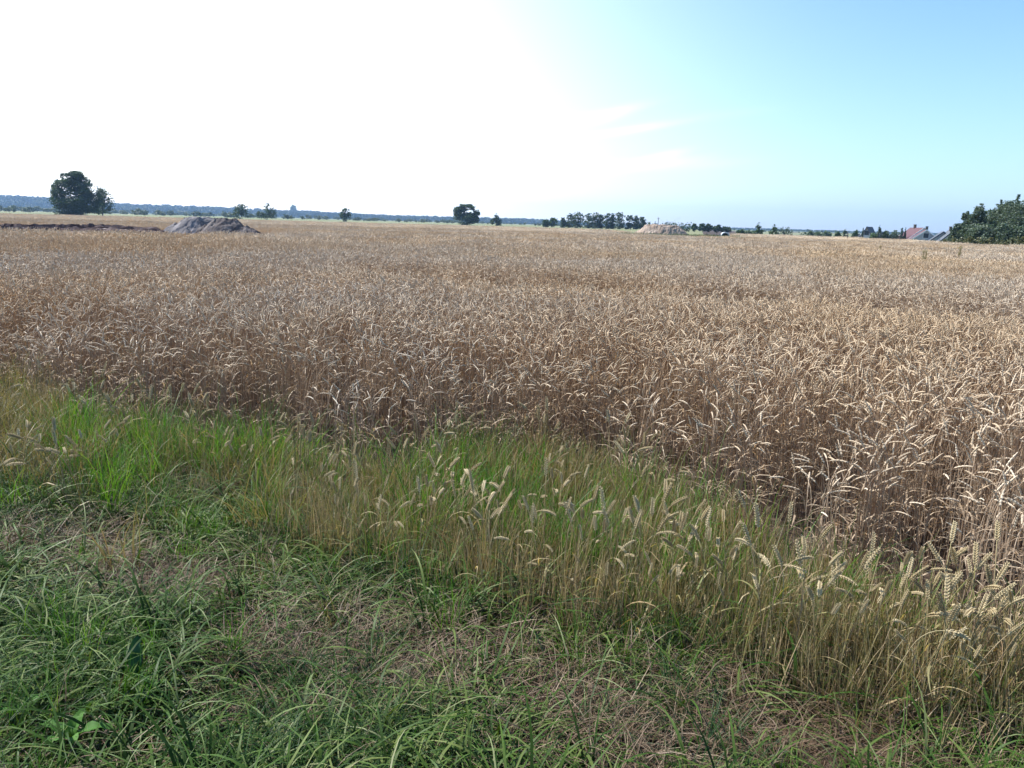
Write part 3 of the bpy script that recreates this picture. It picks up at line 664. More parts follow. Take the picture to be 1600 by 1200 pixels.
# ------------------------------------------------------------------ houses
def flat_mat(name, c, rough=.8, var=.12):
    return noise_mat(name, [tuple(q * (1 - var) for q in c), tuple(min(1, q * (1 + var)) for q in c)], 2.5, rough)
M['wall'] = flat_mat('pale_render', (.42, .42, .46)); M['whitewall'] = flat_mat('white_render', (.50, .51, .54)); M['wallpink'] = flat_mat('pink_grey_render', (.40, .34, .36)); M['rooftile'] = flat_mat('red_tiles', (.085, .035, .04), .7, .25); M['rooftile_b'] = flat_mat('pink_tiles', (.11, .055, .06), .7)  # pink tiles are paler than the red ones, used on left roof slopes
M['roofdark'] = flat_mat('dark_roofing', (.06, .065, .09), .6); M['roofmetal'] = flat_mat('pale_sheet_roofing', (.10, .11, .13), .7); M['white'] = flat_mat('white_paint', (.8, .8, .8)); M['glass'] = flat_mat('dark_glass', (.03, .035, .045), .1)
M['wood'] = flat_mat('weathered_wood', (.10, .08, .065)); M['pinkpanel'] = flat_mat('pink_board', (.50, .36, .31)); M['blueroof'] = flat_mat('blue_grey_roofing', (.17, .21, .32), .5)
def slab(mb, p0, p1, p2, p3, th=.12):
    """a slab whose top face is p0..p3"""
    P = np.array([p0, p1, p2, p3], float); n = np.cross(P[1] - P[0], P[3] - P[0]); n /= np.linalg.norm(n)
    if n[2] < 0: n = -n
    V = np.concatenate([P, P - n * th]); mb.add(V, [[0, 1, 2, 3], [7, 6, 5, 4], [0, 4, 5, 1], [1, 5, 6, 2], [2, 6, 7, 3], [3, 7, 4, 0]])
def house(name, label, u, d, Wd, Dp, eave, ridge, rz, wall, roof, trim='white', chimneys=((0, 0),), gable_win=True, over=.45, roof2=None, cat='house', winrow=2, door=True):
    """gable faces -Y before turning; ridge runs along Y"""
    x, y = spot(u, d); z0 = float(ground_z(x, y)) ; t = empty(name, (x, y, z0), label, cat, rz=rz)
    hw, hd = Wd / 2, Dp / 2
    s = MB(); V = [(-hw, -hd, -.3), (hw, -hd, -.3), (hw, -hd, eave), (0, -hd, ridge - .12), (-hw, -hd, eave), (-hw, hd, -.3), (hw, hd, -.3), (hw, hd, eave), (0, hd, ridge - .12), (-hw, hd, eave)]
    s.add(V, [[0, 1, 2, 4], [5, 9, 7, 6], [0, 4, 9, 5], [1, 6, 7, 2]]); s.f.append(np.array([[4, 2, 3]])); s.m.append(np.zeros(1, int)); s.f.append(np.array([[9, 8, 7]])); s.m.append(np.zeros(1, int))
    s.build('wall', M[wall], t)
    k = (ridge - eave) / hw; ez = eave - over * k
    r = MB(); slab(r, (0, -hd - over, ridge + .05), (-hw - over, -hd - over, ez + .05), (-hw - over, hd + over, ez + .05), (0, hd + over, ridge + .05)); rf = r.build('roof', M[roof2 or roof], t)
    r = MB(); slab(r, (0.001, -hd - over, ridge + .05), (hw + over, -hd - over, ez + .05), (hw + over, hd + over, ez + .05), (0.001, hd + over, ridge + .05)); r.build('roof', M[roof], t)
    b = MB()
    for sx in (-1, 1):
        slab(b, (0, -hd - over - .06, ridge + .12), (sx * (hw + over + .05), -hd - over - .06, ez + .12), (sx * (hw + over + .05), -hd - over + .0, ez + .12), (0, -hd - over + .0, ridge + .12), .3)
    b.build('barge_board', M[trim], t)
    for cx, cy in chimneys:
        c = MB(); zt = ridge - abs(cx) * k; c.box((cx - .3, cy - .3, zt - .5), (cx + .3, cy + .3, zt + .9)); c.box((cx - .36, cy - .36, zt + .902), (cx + .36, cy + .36, zt + 1.02)); c.build('chimney', M['wood'], rf)
    def win(cx, cz, w_, h_, face='g'):
        f = MB(); gl = MB()
        if face == 'g': f.box((cx - w_ / 2 - .08, -hd - .05, cz - h_ / 2 - .08), (cx + w_ / 2 + .08, -hd - .003, cz + h_ / 2 + .08)); gl.box((cx - w_ / 2, -hd - .07, cz - h_ / 2), (cx + w_ / 2, -hd - .052, cz + h_ / 2))
        else: f.box((-hw - .05, cx - w_ / 2 - .08, cz - h_ / 2 - .08), (-hw - .003, cx + w_ / 2 + .08, cz + h_ / 2 + .08)); gl.box((-hw - .07, cx - w_ / 2, cz - h_ / 2), (-hw - .052, cx + w_ / 2, cz + h_ / 2))
        o = f.build('window', M[trim], t); gl.build('pane', M['glass'], o)
    if gable_win: win(0, (eave + ridge) / 2 - .1, 1.3, 1.3)
    for q in range(winrow): win(-hw * .55 + q * hw * 1.1, eave * .5, 1.1, 1.2)
    for q in range(winrow): win(-hd * .5 + q * hd, eave * .5, 1.1, 1.2, 's')
    if door: c = MB(); c.box((-.5, -hd - .05, 0), (.5, -hd - .004, 2.05)); dd = c.build('door', M['wood'], t); c = MB(); c.box((.34, -hd - .1, 1.0), (.4, -hd - .052, 1.12)); c.build('handle', M['roofmetal'], dd)
    return t
# red roofed house with its lower front gable
zt = z_at(1438, 354, 262) - float(ground_z(*spot(1438, 262)))
house('red_roofed_house', 'house with a tall red tiled roof on the right horizon', 1432, 266, 8.2, 8.5, 2.4, z_at(1438, 356, 266) - float(ground_z(*spot(1438, 266))), rad(-3), 'wallpink', 'rooftile', chimneys=((-.1, 1.4),), roof2='rooftile_b')
house('gabled_house', 'lower grey gabled house with a dark attic window before the red roof', 1445, 256, 8.0, 6.0, 2.0, z_at(1445, 359, 256) - float(ground_z(*spot(1445, 256))), rad(-20), 'wall', 'roofdark', chimneys=((.1, -2.0),), roof2='rooftile_b', winrow=0, door=False)
house('pale_roofed_house', 'house with a pale shiny roof and dark edges left of the copse', 1472, 250, 5.6, 6.0, 2.2, z_at(1472, 362, 250) - float(ground_z(*spot(1472, 250))), rad(-22), 'whitewall', 'roofmetal', trim='roofdark', chimneys=(), gable_win=False, roof2='roofmetal')
house('pale_roofed_house', 'pale roofed house with a dark ridge partly hidden by the copse', 1485, 246, 5.4, 5.0, 2.2, z_at(1485, 360, 246) - float(ground_z(*spot(1485, 246))), rad(-14), 'whitewall', 'roofmetal', trim='roofdark', chimneys=((0, .6),), gable_win=False, roof2='roofmetal')
house('gabled_cottage', 'small cottage with a dark framed white gable left of the red roofs', 1358, 300, 4.6, 5.0, 2.3, z_at(1359, 354.5, 300) - float(ground_z(*spot(1359, 300))), rad(-40), 'wall', 'roofdark', trim='roofdark', chimneys=(), winrow=0, door=False)
house('garden_shed', 'tiny pale roofed shed between the cottage and the red roofs', 1378, 296, 2.6, 1.8, 1.4, z_at(1378, 364, 296) - float(ground_z(*spot(1378, 296))), rad(70), 'wallpink', 'roofmetal', chimneys=(), gable_win=False, winrow=0, cat='shed')
house('garden_shed', 'tiny white roofed shed left of the gabled cottage', 1338, 300, 2.2, 1.6, 1.3, z_at(1338, 365.5, 300) - float(ground_z(*spot(1338, 300))), rad(70), 'wallpink', 'roofmetal', chimneys=(), gable_win=False, winrow=0, cat='shed')
tree('thicket', 'broad blue grey thicket right of the two pointed trees', 1225, 330, 354.5, 27, 'long', 'lf_grey', cat='thicket')

# small white shelter among the weeds
x, y = spot(1133.5, 92); t = empty('field_shelter', (x, y, 0), 'small white hooped shelter with a dark open front among the weeds', 'shelter', rz=rad(-8))
R_ = .42; zb = .55
ar = [(-R_, 0, zb)] + [(-R_ * math.cos(a), 0, zb + .35 + .28 * math.sin(a)) for a in np.linspace(0, math.pi, 9)] + [(R_, 0, zb)]
def hoop(y0, y1, r0, mat, nm, flat=False):
    s = MB(); P = []
    for (px_, _, pz) in ar:
        for yy, kk in ((y0, 1), (y1, 1), (y1, r0), (y0, r0)): P.append((px_ * kk, yy, zb + (pz - zb) * kk))
    k = len(ar); i = np.arange(k - 1)[:, None] * 4; j = np.arange(4)[None]
    s.add(P, np.stack([i + j, i + (j + 1) % 4, i + 4 + (j + 1) % 4, i + 4 + j], -1).reshape(-1, 4)); return s.build(nm, M[mat], t)
hoop(-.45, .45, .84, 'white', 'cover')
s = MB(); s.box((-.36, .40, zb), (.36, .43, zb + .5)); s.build('back_panel', M['roofdark'], t)
s = MB(); s.box((-.78, -.42, zb - .1), (-.46, -.38, zb + .40)); s.build('side_board', M['pinkpanel'], t)
s = MB(); s.box((-.42, -.40, .40), (.42, .42, zb - .003)); s.build('base', M['wood'], t)
for sx in (-.36, .36):
    s = MB(); s.box((sx - .04, -.38, 0), (sx + .04, -.30, .398)); s.build('leg', M['wood'], t)
s = MB(); s.box((.12, -.36, zb), (.26, -.2, zb + .22)); s.build('box', M['roofdark'], t)
# posts and the pale pole
for u, v, d, r_, lb in [(1105, 363.5, 88, .05, 'dark fence post left of the white shelter, thicker one'), (1120.5, 360, 90, .035, 'taller thin dark fence post next to the white shelter'), (1325, 363, 120, .05, 'lone dark post before the bushes on the right horizon')]:
    x, y = spot(u, d); h = z_at(u, v, d) - float(ground_z(x, y)); s = MB(); s.tube([(0, 0, -.2), (.01, 0, h * .5), (0, .01, h)], [r_, r_ * .95, r_ * .8], 6); s.tube([(0, 0.01, h), (0, .01, h + .02)], [r_ * .8, .005], 6)
    o = s.build('fence_post', M['wood'], loc=(x, y, float(ground_z(x, y)))); tag(o, lb, 'post', 'posts at the far edge of the field')
x, y = spot(1028, 300); h = z_at(1028, 339.5, 300); s = MB(); s.tube([(0, 0, 0), (0, 0, h * .5), (0, 0, h)], [.14, .12, .09], 8)
o = s.build('pole', M['roofmetal'], loc=(x, y, 0)); tag(o, 'thin pale pole before the right end of the poplar row', 'pole')
s = MB(); s.box((-.5, -.05, h - .5), (.5, .05, h - .4)); s.build('crossarm', M['wood'], o)

# ------------------------------------------------------------------ haze
hz = MB(); hz.box((-6000, -6000, -4.5), (6000, 6000, 150))
hm, ht, hout = base_mat('haze'); pv = ht.nodes.new('ShaderNodeVolumePrincipled')
pv.inputs['Color'].default_value = (.38, .60, 1.0, 1); pv.inputs['Density'].default_value = 0.00013; pv.inputs['Anisotropy'].default_value = 0.3
ht.links.new(pv.outputs[0], hout.inputs['Volume'])
ho = hz.build('haze', hm); ho['kind'] = 'stuff'; ho['label'] = 'pale blue haze in the air over the far land'; ho['category'] = 'haze'
ho.display_type = 'BOUNDS'

# ================================================================== WHEAT
def wheat_mesh(name, size, n, lod, H=(.60, .80), seed=0, mats=('stem', 'ear', 'dryleaf'), nodr=(.6, 2.15), bias=None, hi=False):
    mb = MB(); random.seed(seed)
    for q in range(n):
        bx, by = random.uniform(-size / 2, size / 2), random.uniform(-size / 2, size / 2)
        h = random.uniform(*H) * (1 if random.random() > .12 else random.uniform(.75, .95)); phi = random.uniform(0, 2 * math.pi); lean = abs(random.gauss(0, .09)); r = random.random()
        if bias is not None and random.random() < .6: phi = bias + random.gauss(0, .7)
        nod = random.uniform(*nodr) if random.random() > .2 else random.uniform(.15, .8)
        if lod <= 1:
            a, c = wheat_curve(h, lean, nod, phi, 4 if lod else 5, 4, 5 if lod else 11, random.uniform(.060, .086), (bx, by, 0))
            mb.tube(a, np.linspace(.0021, .0013, len(a)), 3, (r, 0, 0), 0)
            if hi: ear_hi(mb, c, random.random(), 1, 9, .95, phi)
            else: ear_lo(mb, c, random.random(), (.0039 if not lod else .0043), 4 if lod else 5, 1)
            for w_ in range((1 if random.random() > .5 else 0) if hi else (2 if random.random() > .35 else 1)):
                k = random.randint(1, 3)
                blade(mb, random.uniform(.10, .22), random.uniform(.004, .008), random.uniform(.3, 1.0), random.uniform(1.8, 2.9), random.uniform(0, 6.28), 5 if not lod else 4, 1.2, a[k], 2)
        elif lod == 2:
            a, c = wheat_curve(h, lean, nod, phi, 2, 3, 4, random.uniform(.08, .11), (bx, by, 0))
            mb.tube(a, np.linspace(.003, .002, len(a)), 3, (r, 0, 0), 0); ear_lo(mb, c, random.random(), .0075, 3, 1)
            if random.random() > .5: blade(mb, .16, .008, .6, 2.4, random.uniform(0, 6.28), 3, 1.2, a[1], 2)
        else:
            a, c = wheat_curve(h, lean, nod, phi, 2, 2, 3, .12, (bx, by, 0))
            mb.ribbon(a, .012, (math.sin(phi), -math.cos(phi), 0), (r, 0, 0), 0); ear_lo(mb, c, random.random(), .014, 3, 1)
    return mb.mesh(name, [M[q] for q in mats])

M['farear'] = plant_mat('far_wheat_ear', [(.58, .47, .33), (.74, .62, .47), (.80, .70, .55)], (1, .95, .88), .05, .6, .2, .2, (1, .9, .7))
M['farstem'] = plant_mat('far_wheat_stem', [(.60, .49, .35), (.70, .59, .45)], (1, .95, .88), .05, .6, .2, .2, (1, .88, .7))
P0 = proto_collection('wheat_near', [wheat_mesh('wheat_near', .30, 34, 0, seed=10 + q) for q in range(7)])
P1 = proto_collection('wheat_mid', [wheat_mesh('wheat_mid', .50, 78, 1, seed=30 + q) for q in range(6)])
P2 = proto_collection('wheat_far', [wheat_mesh('wheat_far', 1.0, 190, 2, seed=50 + q, mats=('farstem', 'ear', 'dryleaf')) for q in range(5)])
P3 = proto_collection('wheat_farthest', [wheat_mesh('wheat_farthest', 4.0, 800, 3, seed=70 + q, mats=('farstem', 'farear', 'dryleaf')) for q in range(4)])

gap_pts = [at_z(u, v, .70) for u, v in [(560, 412), (700, 430), (850, 438), (1000, 449), (1250, 466), (1450, 478), (1600, 487)]]
gx_, gy_ = np.array(gap_pts).T
def in_gap(x, y):                       # the wheel track crossing the field on the right
    yy = np.interp(x, gx_, gy_, left=-99, right=gy_[-1] + (gy_[-1] - gy_[-2]) * 0)
    return np.abs(y - yy) / (.36 + .25 * fnoise(x, y, 1.7))
def wheat_ok(x, y):
    d = np.hypot(x, y); u = u_of(x, np.maximum(y, .1))
    ok = d < far_limit(u)
    ok &= ~((d > np.interp(u, [400, 480], [36.3, 45])) & (d < np.interp(u, [400, 480], [56, 45])) & (u < 480))
    ok &= ~((d > 82.5) & (u > 955) & (u < 1142))
    return ok
def hfac(x, y):
    return .93 + .14 * fnoise(x, y, 2.6) + .06 * (fnoise(x, y, .8) - .5)
def lay_wheat(name, proto, s, y0, y1, dlo, dhi, label, edge=False, jit=.45, marg=1.5):
    w_ = y1 * .70 + 3; x, y = grid(-w_, w_, y0, y1, s, jit); d = np.hypot(x, y)
    ok = in_view(x, y, marg) & (d >= dlo) & (d < dhi) & wheat_ok(x, y)
    em = y - main_edge(x) - .5 * (fnoise(x, y, .6) - .5); ok &= (em > 0) & (RNG.random(len(x)) < np.clip(.35 + em * .8, 0, 1)) if edge else True
    x, y = x[ok], y[ok]; k = len(x); h = hfac(x, y) * np.clip(.68 + .30 * (y - main_edge(x)), .68, 1) * (1 - .30 * np.exp(-(in_gap(x, y) / 2.3) ** 2))
    rot = rots(k, .03); scl = np.stack([np.ones(k), np.ones(k), h], 1)
    print(name, k)
    return tag(scatter(name, proto, np.stack([x, y, ground_z(x, y)], 1), rot, scl, RNG.integers(0, proto[1], k)), label, 'wheat', kind='stuff')
lay_wheat('wheat', P0, .27, 1.5, 9.2, 0, 9.0, 'ripe wheat with nodding ears along the near edge of the field', edge=True)
lay_wheat('wheat', P1, .46, 5, 27, 9.0, 26.0, 'ripe wheat in the middle of the field, crossed by a wheel track')
lay_wheat('wheat', P2, .93, 15, 83, 26.0, 82, 'ripe wheat of the far field in front of the earth heaps', marg=3)
lay_wheat('wheat', P3, 3.7, 45, 190, 82, 190, 'pale wheat at the farthest side of the field', marg=8)

# ================================================================== THE VERGE
low_edge = edge_fn([(0, 770), (130, 800), (260, 818), (380, 850), (480, 880), (600, 915), (750, 955), (900, 995), (1050, 1045), (1200, 1092), (1350, 1130), (1500, 1162), (1600, 1182)], 0.0)
DRY = [(60, 835, 130, 50), (250, 905, 190, 45), (130, 850, 120, 40), (560, 1010, 150, 60), (430, 985, 90, 45), (340, 1110, 60, 60), (660, 1050, 110, 40), (880, 1070, 110, 40), (1120, 1060, 120, 45), (1260, 1130, 150, 50),
       (60, 1185, 140, 26), (1000, 1140, 90, 40), (520, 1095, 60, 30), (1450, 1170, 150, 40), (780, 1010, 110, 40), (900, 1080, 160, 40), (1150, 1130, 160, 50), (1000, 1190, 200, 30), (1300, 1190, 160, 30), (600, 960, 90, 30), (20, 700, 90, 30), (230, 760, 70, 30)]
DW = []
for u, v, a, b in DRY:
    x0, y0 = at_z(u, v, .05); x1, _ = at_z(u + a, v, .05); _, y1 = at_z(u, v - b, .05); _, y2 = at_z(u, v + b, .05); DW.append((x0, y0, abs(x1 - x0), abs(y1 - y2) / 2))
def dry(x, y):
    k = np.zeros(np.shape(x))
    for x0, y0, a, b in DW: k = np.maximum(k, np.exp(-(((x - x0) / a) ** 2 + ((y - y0) / b) ** 2) * 1.1))
    return np.clip(k * 1.25 + (fnoise(x, y, .35) - .5) * .8, 0, 1)

def tuft(name, n, spread, L, w_, t0, t1, seed, mats, k=6, zb=(0, 0), power=1.4, longs=0):
    mb = MB(); random.seed(seed)
    for q in range(n):
        a = random.uniform(0, 2 * math.pi); r = spread * math.sqrt(random.random()); l = random.uniform(*L) * (1.45 if q < longs else 1)
        phi = a + random.gauss(0, 1.0)
        blade(mb, l, random.uniform(*w_), random.uniform(*t0), random.uniform(*t1), phi, k, power, (r * math.cos(a), r * math.sin(a), random.uniform(*zb)))
    return mb.mesh(name, [mats], True)
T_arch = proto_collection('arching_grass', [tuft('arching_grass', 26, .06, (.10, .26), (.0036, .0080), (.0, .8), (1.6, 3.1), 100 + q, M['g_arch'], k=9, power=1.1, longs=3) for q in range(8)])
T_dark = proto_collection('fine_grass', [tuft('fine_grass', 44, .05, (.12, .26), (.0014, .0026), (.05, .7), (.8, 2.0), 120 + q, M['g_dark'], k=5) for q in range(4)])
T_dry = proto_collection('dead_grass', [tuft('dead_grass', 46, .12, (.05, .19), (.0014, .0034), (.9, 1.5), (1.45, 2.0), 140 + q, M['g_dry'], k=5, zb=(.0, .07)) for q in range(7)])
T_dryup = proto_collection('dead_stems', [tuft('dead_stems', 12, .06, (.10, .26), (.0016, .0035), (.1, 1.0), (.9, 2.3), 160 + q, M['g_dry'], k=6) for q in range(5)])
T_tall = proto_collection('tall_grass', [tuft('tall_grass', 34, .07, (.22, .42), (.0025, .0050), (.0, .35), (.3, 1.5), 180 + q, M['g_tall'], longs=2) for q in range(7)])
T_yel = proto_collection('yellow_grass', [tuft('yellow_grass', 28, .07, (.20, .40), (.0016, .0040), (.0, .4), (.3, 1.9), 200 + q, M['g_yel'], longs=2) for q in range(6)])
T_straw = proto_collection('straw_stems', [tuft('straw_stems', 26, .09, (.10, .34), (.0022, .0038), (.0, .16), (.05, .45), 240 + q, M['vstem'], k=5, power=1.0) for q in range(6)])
VW = proto_collection('verge_wheat', [wheat_mesh('verge_wheat', .22, 9, 0, H=(.32, .46), seed=220 + q, mats=('vstem', 'vear', 'vleaf'), nodr=(.2, 2.0), hi=True) for q in range(6)])

def lay(name, proto, s, test, label, cat, y0=1.0, y1=9.0, scale=(.8, 1.2), tilt=.12, yb=1.02):
    x, y = grid(-6.5, 6.5, y0, y1, s, .5); p = test(x, y) * in_view(x, y, 1.2) * ((np.hypot(x, y) > 1.15))
    ok = RNG.random(len(x)) < p; x, y = x[ok], y[ok]; k = len(x); print(name, k)
    return tag(scatter(name, proto, np.stack([x, y, np.zeros(k) - .004], 1), rots(k, tilt), RNG.uniform(*scale, k), RNG.integers(0, proto[1], k)), label, cat, kind='stuff')
strip_xl = at_z(470, 880, 0)[0]
def zone(x, y):
    """(low verge, tall band, wheat strip) membership"""
    le, me = low_edge(x), main_edge(x); wob = (fnoise(x, y, .5) - .5) * .8
    low = 1 - sstep(le - .30 + wob, le + .45 + wob, y)
    tall = (1 - low) * (1 - sstep(me - .05 + wob, me + .30 + wob, y))
    depth = np.interp(x, [strip_xl, strip_xl + .6, 1.0, 3.0], [.15, .32, .42, .48])
    strip = (x > strip_xl - .2) * sstep(le - .12, le + .05, y) * (1 - sstep(le + depth * .8, le + depth * 1.25, y))
    return low, tall, strip
def left_yel(x, y): return (1 - sstep(40, 190, u_of(x, y))) * .9 + .5 * (fnoise(x, y, .45) > .57)
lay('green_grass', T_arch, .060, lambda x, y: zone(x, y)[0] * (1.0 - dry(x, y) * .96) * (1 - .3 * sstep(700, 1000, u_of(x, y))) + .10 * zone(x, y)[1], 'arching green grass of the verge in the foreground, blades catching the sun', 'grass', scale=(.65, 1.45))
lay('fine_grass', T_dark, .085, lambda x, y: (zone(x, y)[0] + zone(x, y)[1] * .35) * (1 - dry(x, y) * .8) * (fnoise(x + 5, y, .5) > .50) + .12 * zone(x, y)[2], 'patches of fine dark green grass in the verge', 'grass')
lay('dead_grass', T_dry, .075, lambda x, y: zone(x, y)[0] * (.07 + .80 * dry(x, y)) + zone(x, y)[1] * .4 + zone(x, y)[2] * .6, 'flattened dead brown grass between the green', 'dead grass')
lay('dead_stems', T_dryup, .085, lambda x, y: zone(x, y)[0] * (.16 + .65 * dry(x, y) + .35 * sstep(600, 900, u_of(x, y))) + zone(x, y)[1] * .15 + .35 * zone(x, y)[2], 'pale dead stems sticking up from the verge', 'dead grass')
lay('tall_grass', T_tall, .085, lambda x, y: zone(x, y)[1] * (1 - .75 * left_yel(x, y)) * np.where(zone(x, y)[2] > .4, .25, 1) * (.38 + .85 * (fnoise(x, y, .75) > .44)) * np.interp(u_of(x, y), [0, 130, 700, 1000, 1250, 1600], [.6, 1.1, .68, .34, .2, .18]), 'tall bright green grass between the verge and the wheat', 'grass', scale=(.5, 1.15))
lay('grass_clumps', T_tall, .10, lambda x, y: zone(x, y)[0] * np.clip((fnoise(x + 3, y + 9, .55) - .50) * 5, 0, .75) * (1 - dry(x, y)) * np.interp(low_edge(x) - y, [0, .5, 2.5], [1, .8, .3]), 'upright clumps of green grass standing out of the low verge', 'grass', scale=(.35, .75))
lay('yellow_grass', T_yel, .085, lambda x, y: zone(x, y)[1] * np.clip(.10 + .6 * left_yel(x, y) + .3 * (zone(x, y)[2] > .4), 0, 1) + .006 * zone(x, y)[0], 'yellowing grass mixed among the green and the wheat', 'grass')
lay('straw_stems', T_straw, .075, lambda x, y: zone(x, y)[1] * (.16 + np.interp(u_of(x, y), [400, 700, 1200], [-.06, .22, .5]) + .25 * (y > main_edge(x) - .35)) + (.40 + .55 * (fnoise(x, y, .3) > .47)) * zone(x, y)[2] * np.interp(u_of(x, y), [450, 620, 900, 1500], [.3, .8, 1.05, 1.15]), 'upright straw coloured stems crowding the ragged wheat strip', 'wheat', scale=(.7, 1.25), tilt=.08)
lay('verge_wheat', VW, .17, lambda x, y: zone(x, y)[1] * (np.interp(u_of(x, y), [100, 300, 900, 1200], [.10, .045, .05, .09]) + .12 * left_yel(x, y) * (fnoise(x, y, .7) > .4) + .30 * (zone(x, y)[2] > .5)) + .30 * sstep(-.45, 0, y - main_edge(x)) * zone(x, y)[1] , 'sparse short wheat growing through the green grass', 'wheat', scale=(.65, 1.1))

# ------------------------------------------------------------------ the wheat plants that show largest: each its own thing
random.seed(99)
stalks = {}
def make_stalk(kind, q):
    up = kind == 'upright'
    H = random.uniform(.44, .56); phi = 0.0; lean = random.uniform(.02, .16)
    nod = random.uniform(.15, .7) if up else random.uniform(1.3, 2.4)
    a, c = wheat_curve(H, lean, nod, phi, 6, 6, 8, random.uniform(.075, .10))
    s = MB(); s.tube(a, np.linspace(.0022, .0013, len(a)), 5, (random.random(), 0, 0))
    e = MB(); ear_hi(e, c, random.uniform(.3, .9), 0, random.choice((8, 9)), 1.0, phi)
    lv = []
    for k in range(random.choice((1, 1, 2))):
        l = MB(); blade(l, random.uniform(.12, .24), random.uniform(.005, .009), random.uniform(.2, .8), random.uniform(1.6, 2.9), random.uniform(0, 6.28), 8, 1.3, a[random.randint(1, 4)]); lv.append(l.mesh('leaf', [M['vleaf']]))
    return s.mesh('stem', [M['vstem']], True), e.mesh('ear', [M['vear']], False), lv
for kd in ('upright', 'nodding'): stalks[kd] = [make_stalk(kd, q) for q in range(14)]
cand = []
x, y = grid(strip_xl - .1, 3.6, 1.6, 6.5, .050, .5)
lo, ta, stp = zone(x, y); uu = u_of(x, y)
dens = stp * np.interp(uu, [430, 560, 900, 1300, 1500, 1700], [.08, .24, .36, .46, .75, .85]) * (.55 + .6 * (fnoise(x, y, .28) > .48))
ok = (RNG.random(len(x)) < dens) & in_view(x, y, .12, 1.0)
cand = sorted(zip(x[ok], y[ok]), key=lambda p: math.hypot(*p))[:300]
print('stalks', len(cand), 'of', ok.sum())
for px_, py_ in cand:
    u = u_of(px_, py_); kd = 'upright' if random.random() < np.interp(u, [500, 1100, 1400], [.7, .72, .75]) else 'nodding'
    q = random.randrange(14); s_, e_, lv = stalks[kd][q]
    root = bpy.data.objects.new('wheat_stalk', None); COL.objects.link(root); root.location = (px_, py_, 0)
    k = random.uniform(.58, 1.06) * np.interp(u, [500, 800, 1300, 1600], [.82, .88, .95, 1.0]); root.scale = (k, k, k)
    rz = random.gauss(.25, .9) if u > 1250 else random.uniform(0, 2 * math.pi)
    tl = np.interp(u, [1100, 1500], [.06, .34])
    root.rotation_euler = (random.gauss(0, .05), abs(random.gauss(tl, .10)), rz) if u > 1250 else (random.gauss(0, .07), random.gauss(0, .07), rz)
    where = next(t_ for lim, t_ in [(1510, 'at the right picture edge'), (1420, 'in the thick clump near the right edge'), (1300, 'left of the thick right clump'), (1180, 'well right of the middle of the strip'), (1060, 'right of the middle of the strip'), (940, 'just right of the middle of the strip'), (820, 'at the middle of the strip'), (680, 'left of the middle of the strip'), (-9e9, 'at the thin left end of the strip')] if u > lim)
    where = ('in the front row ' if py_ < low_edge(px_) + .28 else 'in the back rows ') + where
    short = k < .72
    tag(root, ('short ' if short else '') + ('upright wheat stalk ' if kd == 'upright' else 'nodding wheat stalk ') + where, 'wheat', 'wheat stalks standing in the ragged strip before the field')
    for nm, me in [('stem', s_), ('ear', e_)] + [('leaf', l) for l in lv]:
        o = bpy.data.objects.new(nm, me); COL.objects.link(o); o.parent = root

# ------------------------------------------------------------------ broad leaved weeds in the verge
M['dock'] = plant_mat('broad_leaf', [(.04, .12, .02), (.07, .18, .03), (.10, .22, .04)], None, 1, .65, .2, .35, (1, 1.1, .4), inst=0)
M['dockdark'] = plant_mat('dark_broad_leaf', [(.016, .06, .025), (.028, .085, .035)], None, 1, .5, .3, .1, (1, 1.1, .4), inst=0)
def broad(L, W, t0, t1, phi, mat='dock', wave=.004):
    k, c = 10, 5; P = bend_curve(L, t0, t1, phi, k, 1.2); s_ = np.linspace(0, 1, k)
    wv = W / 2 * np.sin(np.pi * np.clip(s_ * .93 + .06, 0, 1)) ** .75
    side = np.array([math.cos(phi + math.pi / 2), math.sin(phi + math.pi / 2), 0]); d = np.gradient(P, axis=0); d /= np.linalg.norm(d, axis=1)[:, None]; nrm = np.cross(side, d)
    V = [P[i] + side * wv[i] * a + nrm[i] * (-abs(a) * wv[i] * .35 + wave * math.sin(i * 1.9 + a * 2)) for i in range(k) for a in np.linspace(-1, 1, c)]
    i = np.arange(k - 1)[:, None] * c; j = np.arange(c - 1)[None]; mb = MB()
    mb.add(V, np.stack([i + j, i + j + 1, i + c + j + 1, i + c + j], -1).reshape(-1, 4), (random.random(), .5, 0)); return mb.mesh('leaf', [M[mat]], True)
for u, v, lb, ls in [(110, 1160, 'bright green broad leaved weed near the lower left corner', [(.13, .045, .9, 1.7, .2), (.12, .04, .8, 1.6, 2.9), (.10, .04, .4, 1.2, 1.4), (.09, .035, .7, 1.5, 4.2), (.10, .035, .7, 1.5, 5.4)]),
                     (225, 1085, 'small green broad leaved weed under the dark upright leaf', [(.08, .035, .8, 1.5, .4), (.07, .03, .7, 1.5, 2.6), (.06, .03, .3, .9, 1.5)]),
                     (20, 1120, 'green broad leaved weed at the left picture edge', [(.12, .04, .9, 1.6, .6), (.10, .035, .8, 1.6, 3.4), (.09, .03, .4, 1.2, 5.0)])]:
    x, y = at_z(u, v, .075); t = empty('broadleaf_weed', (x, y, .075), lb, 'weed')
    for a in ls:
        a = (a[0] * .95, a[1] * .9, a[2] * .7, a[3] * 1.25, a[4]); o = bpy.data.objects.new('leaf', broad(*a)); COL.objects.link(o); o.parent = t
x, y = at_z(214, 1056, .09); t = empty('dock_leaf', (x, y, .09), 'single dark green leaf standing upright in the grass on the left', 'weed')
o = bpy.data.objects.new('leaf', broad(.13, .052, .02, .25, 1.4, 'dockdark')); COL.objects.link(o); o.parent = t
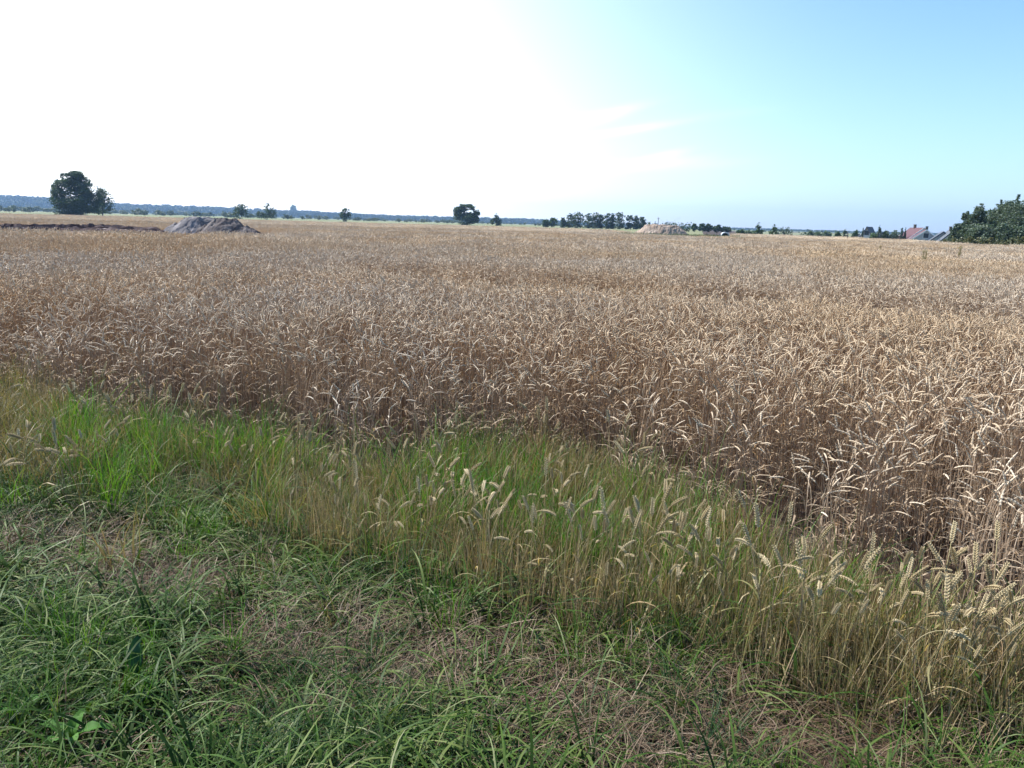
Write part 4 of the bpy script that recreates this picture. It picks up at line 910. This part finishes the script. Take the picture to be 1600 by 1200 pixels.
s = MB(); s.tube([(0, 0, -.10), (0, 0, 0), (.002, .001, .02)], .002, 5); s.build('stem', M['dockdark'], t)

# tall dark weeds standing out of the wheat on the right, and the weedy patch round the sandy mound
mwd = plant_mat('weed_leaves', [(.05, .075, .03), (.10, .13, .05), (.18, .19, .08)], inst=.3, trans=.3)
mwd2 = plant_mat('field_weed_leaves', [(.16, .15, .06), (.26, .22, .10), (.36, .29, .17)], inst=.3, trans=.3)
for u, v, d, w_, lb in [(1449, 392, 27, .20, 'fan shaped green weed standing out of the wheat on the right'), (1378, 385, 40, .07, 'thin green weed in the wheat below the red roofed house'), (1503, 386, 34, .08, 'pale brown weed in the wheat below the copse')]:
    x, y = spot(u, d); t = empty('field_weed', (x, y, 0), lb, 'weed'); H = z_at(u, v, d)
    b = MB(); lf = MB(); rs = np.random.default_rng(int(u))
    for q in range(12):
        a = rs.uniform(0, 6.28); e = w_ * rs.uniform(.2, 1); P = bend_curve(H * rs.uniform(.9, 1.02), .02, e, a, 6, 1.3); b.tube(P, .004, 3)
        for k in range(2, 6):
            for z_ in range(7):
                p = P[k] + rs.normal(0, .022, 3); blade(lf, .05, .009, .2, 1.2, rs.uniform(0, 6.28), 4, 1.2, p)
    b.build('stems', mwd2, t); lf.build('leaves', mwd2, t)
pw2 = proto_collection('weed_clump', [tuft('weed_clump', 60, .5, (.5, 1.05), (.03, .07), (.0, .4), (.4, 1.6), 300 + q, mwd, k=5) for q in range(4)])
us = RNG.uniform(950, 1142, 1500); ds = RNG.uniform(83.5, 100, 1500); ok = ~((np.abs(us - 1034) < 42) & (ds > 93.2)) & ~((np.abs(us - 1133) < 9) & (ds > 90)) & (ds < np.interp(us, [950, 1000], [87, 100]))
us, ds = us[ok], ds[ok]; a = np.arctan2(us - 800, F); x, y = ds * np.sin(a), ds * np.cos(a); k = len(us)
tag(scatter('weeds', pw2, np.stack([x, y, ground_z(x, y)], 1), rots(k, .1), RNG.uniform(.70, 1.05, k) * np.where(ds > 90, .9, 1), RNG.integers(0, 4, k)), 'green weeds growing round the foot of the sandy mound', 'weeds', kind='stuff')
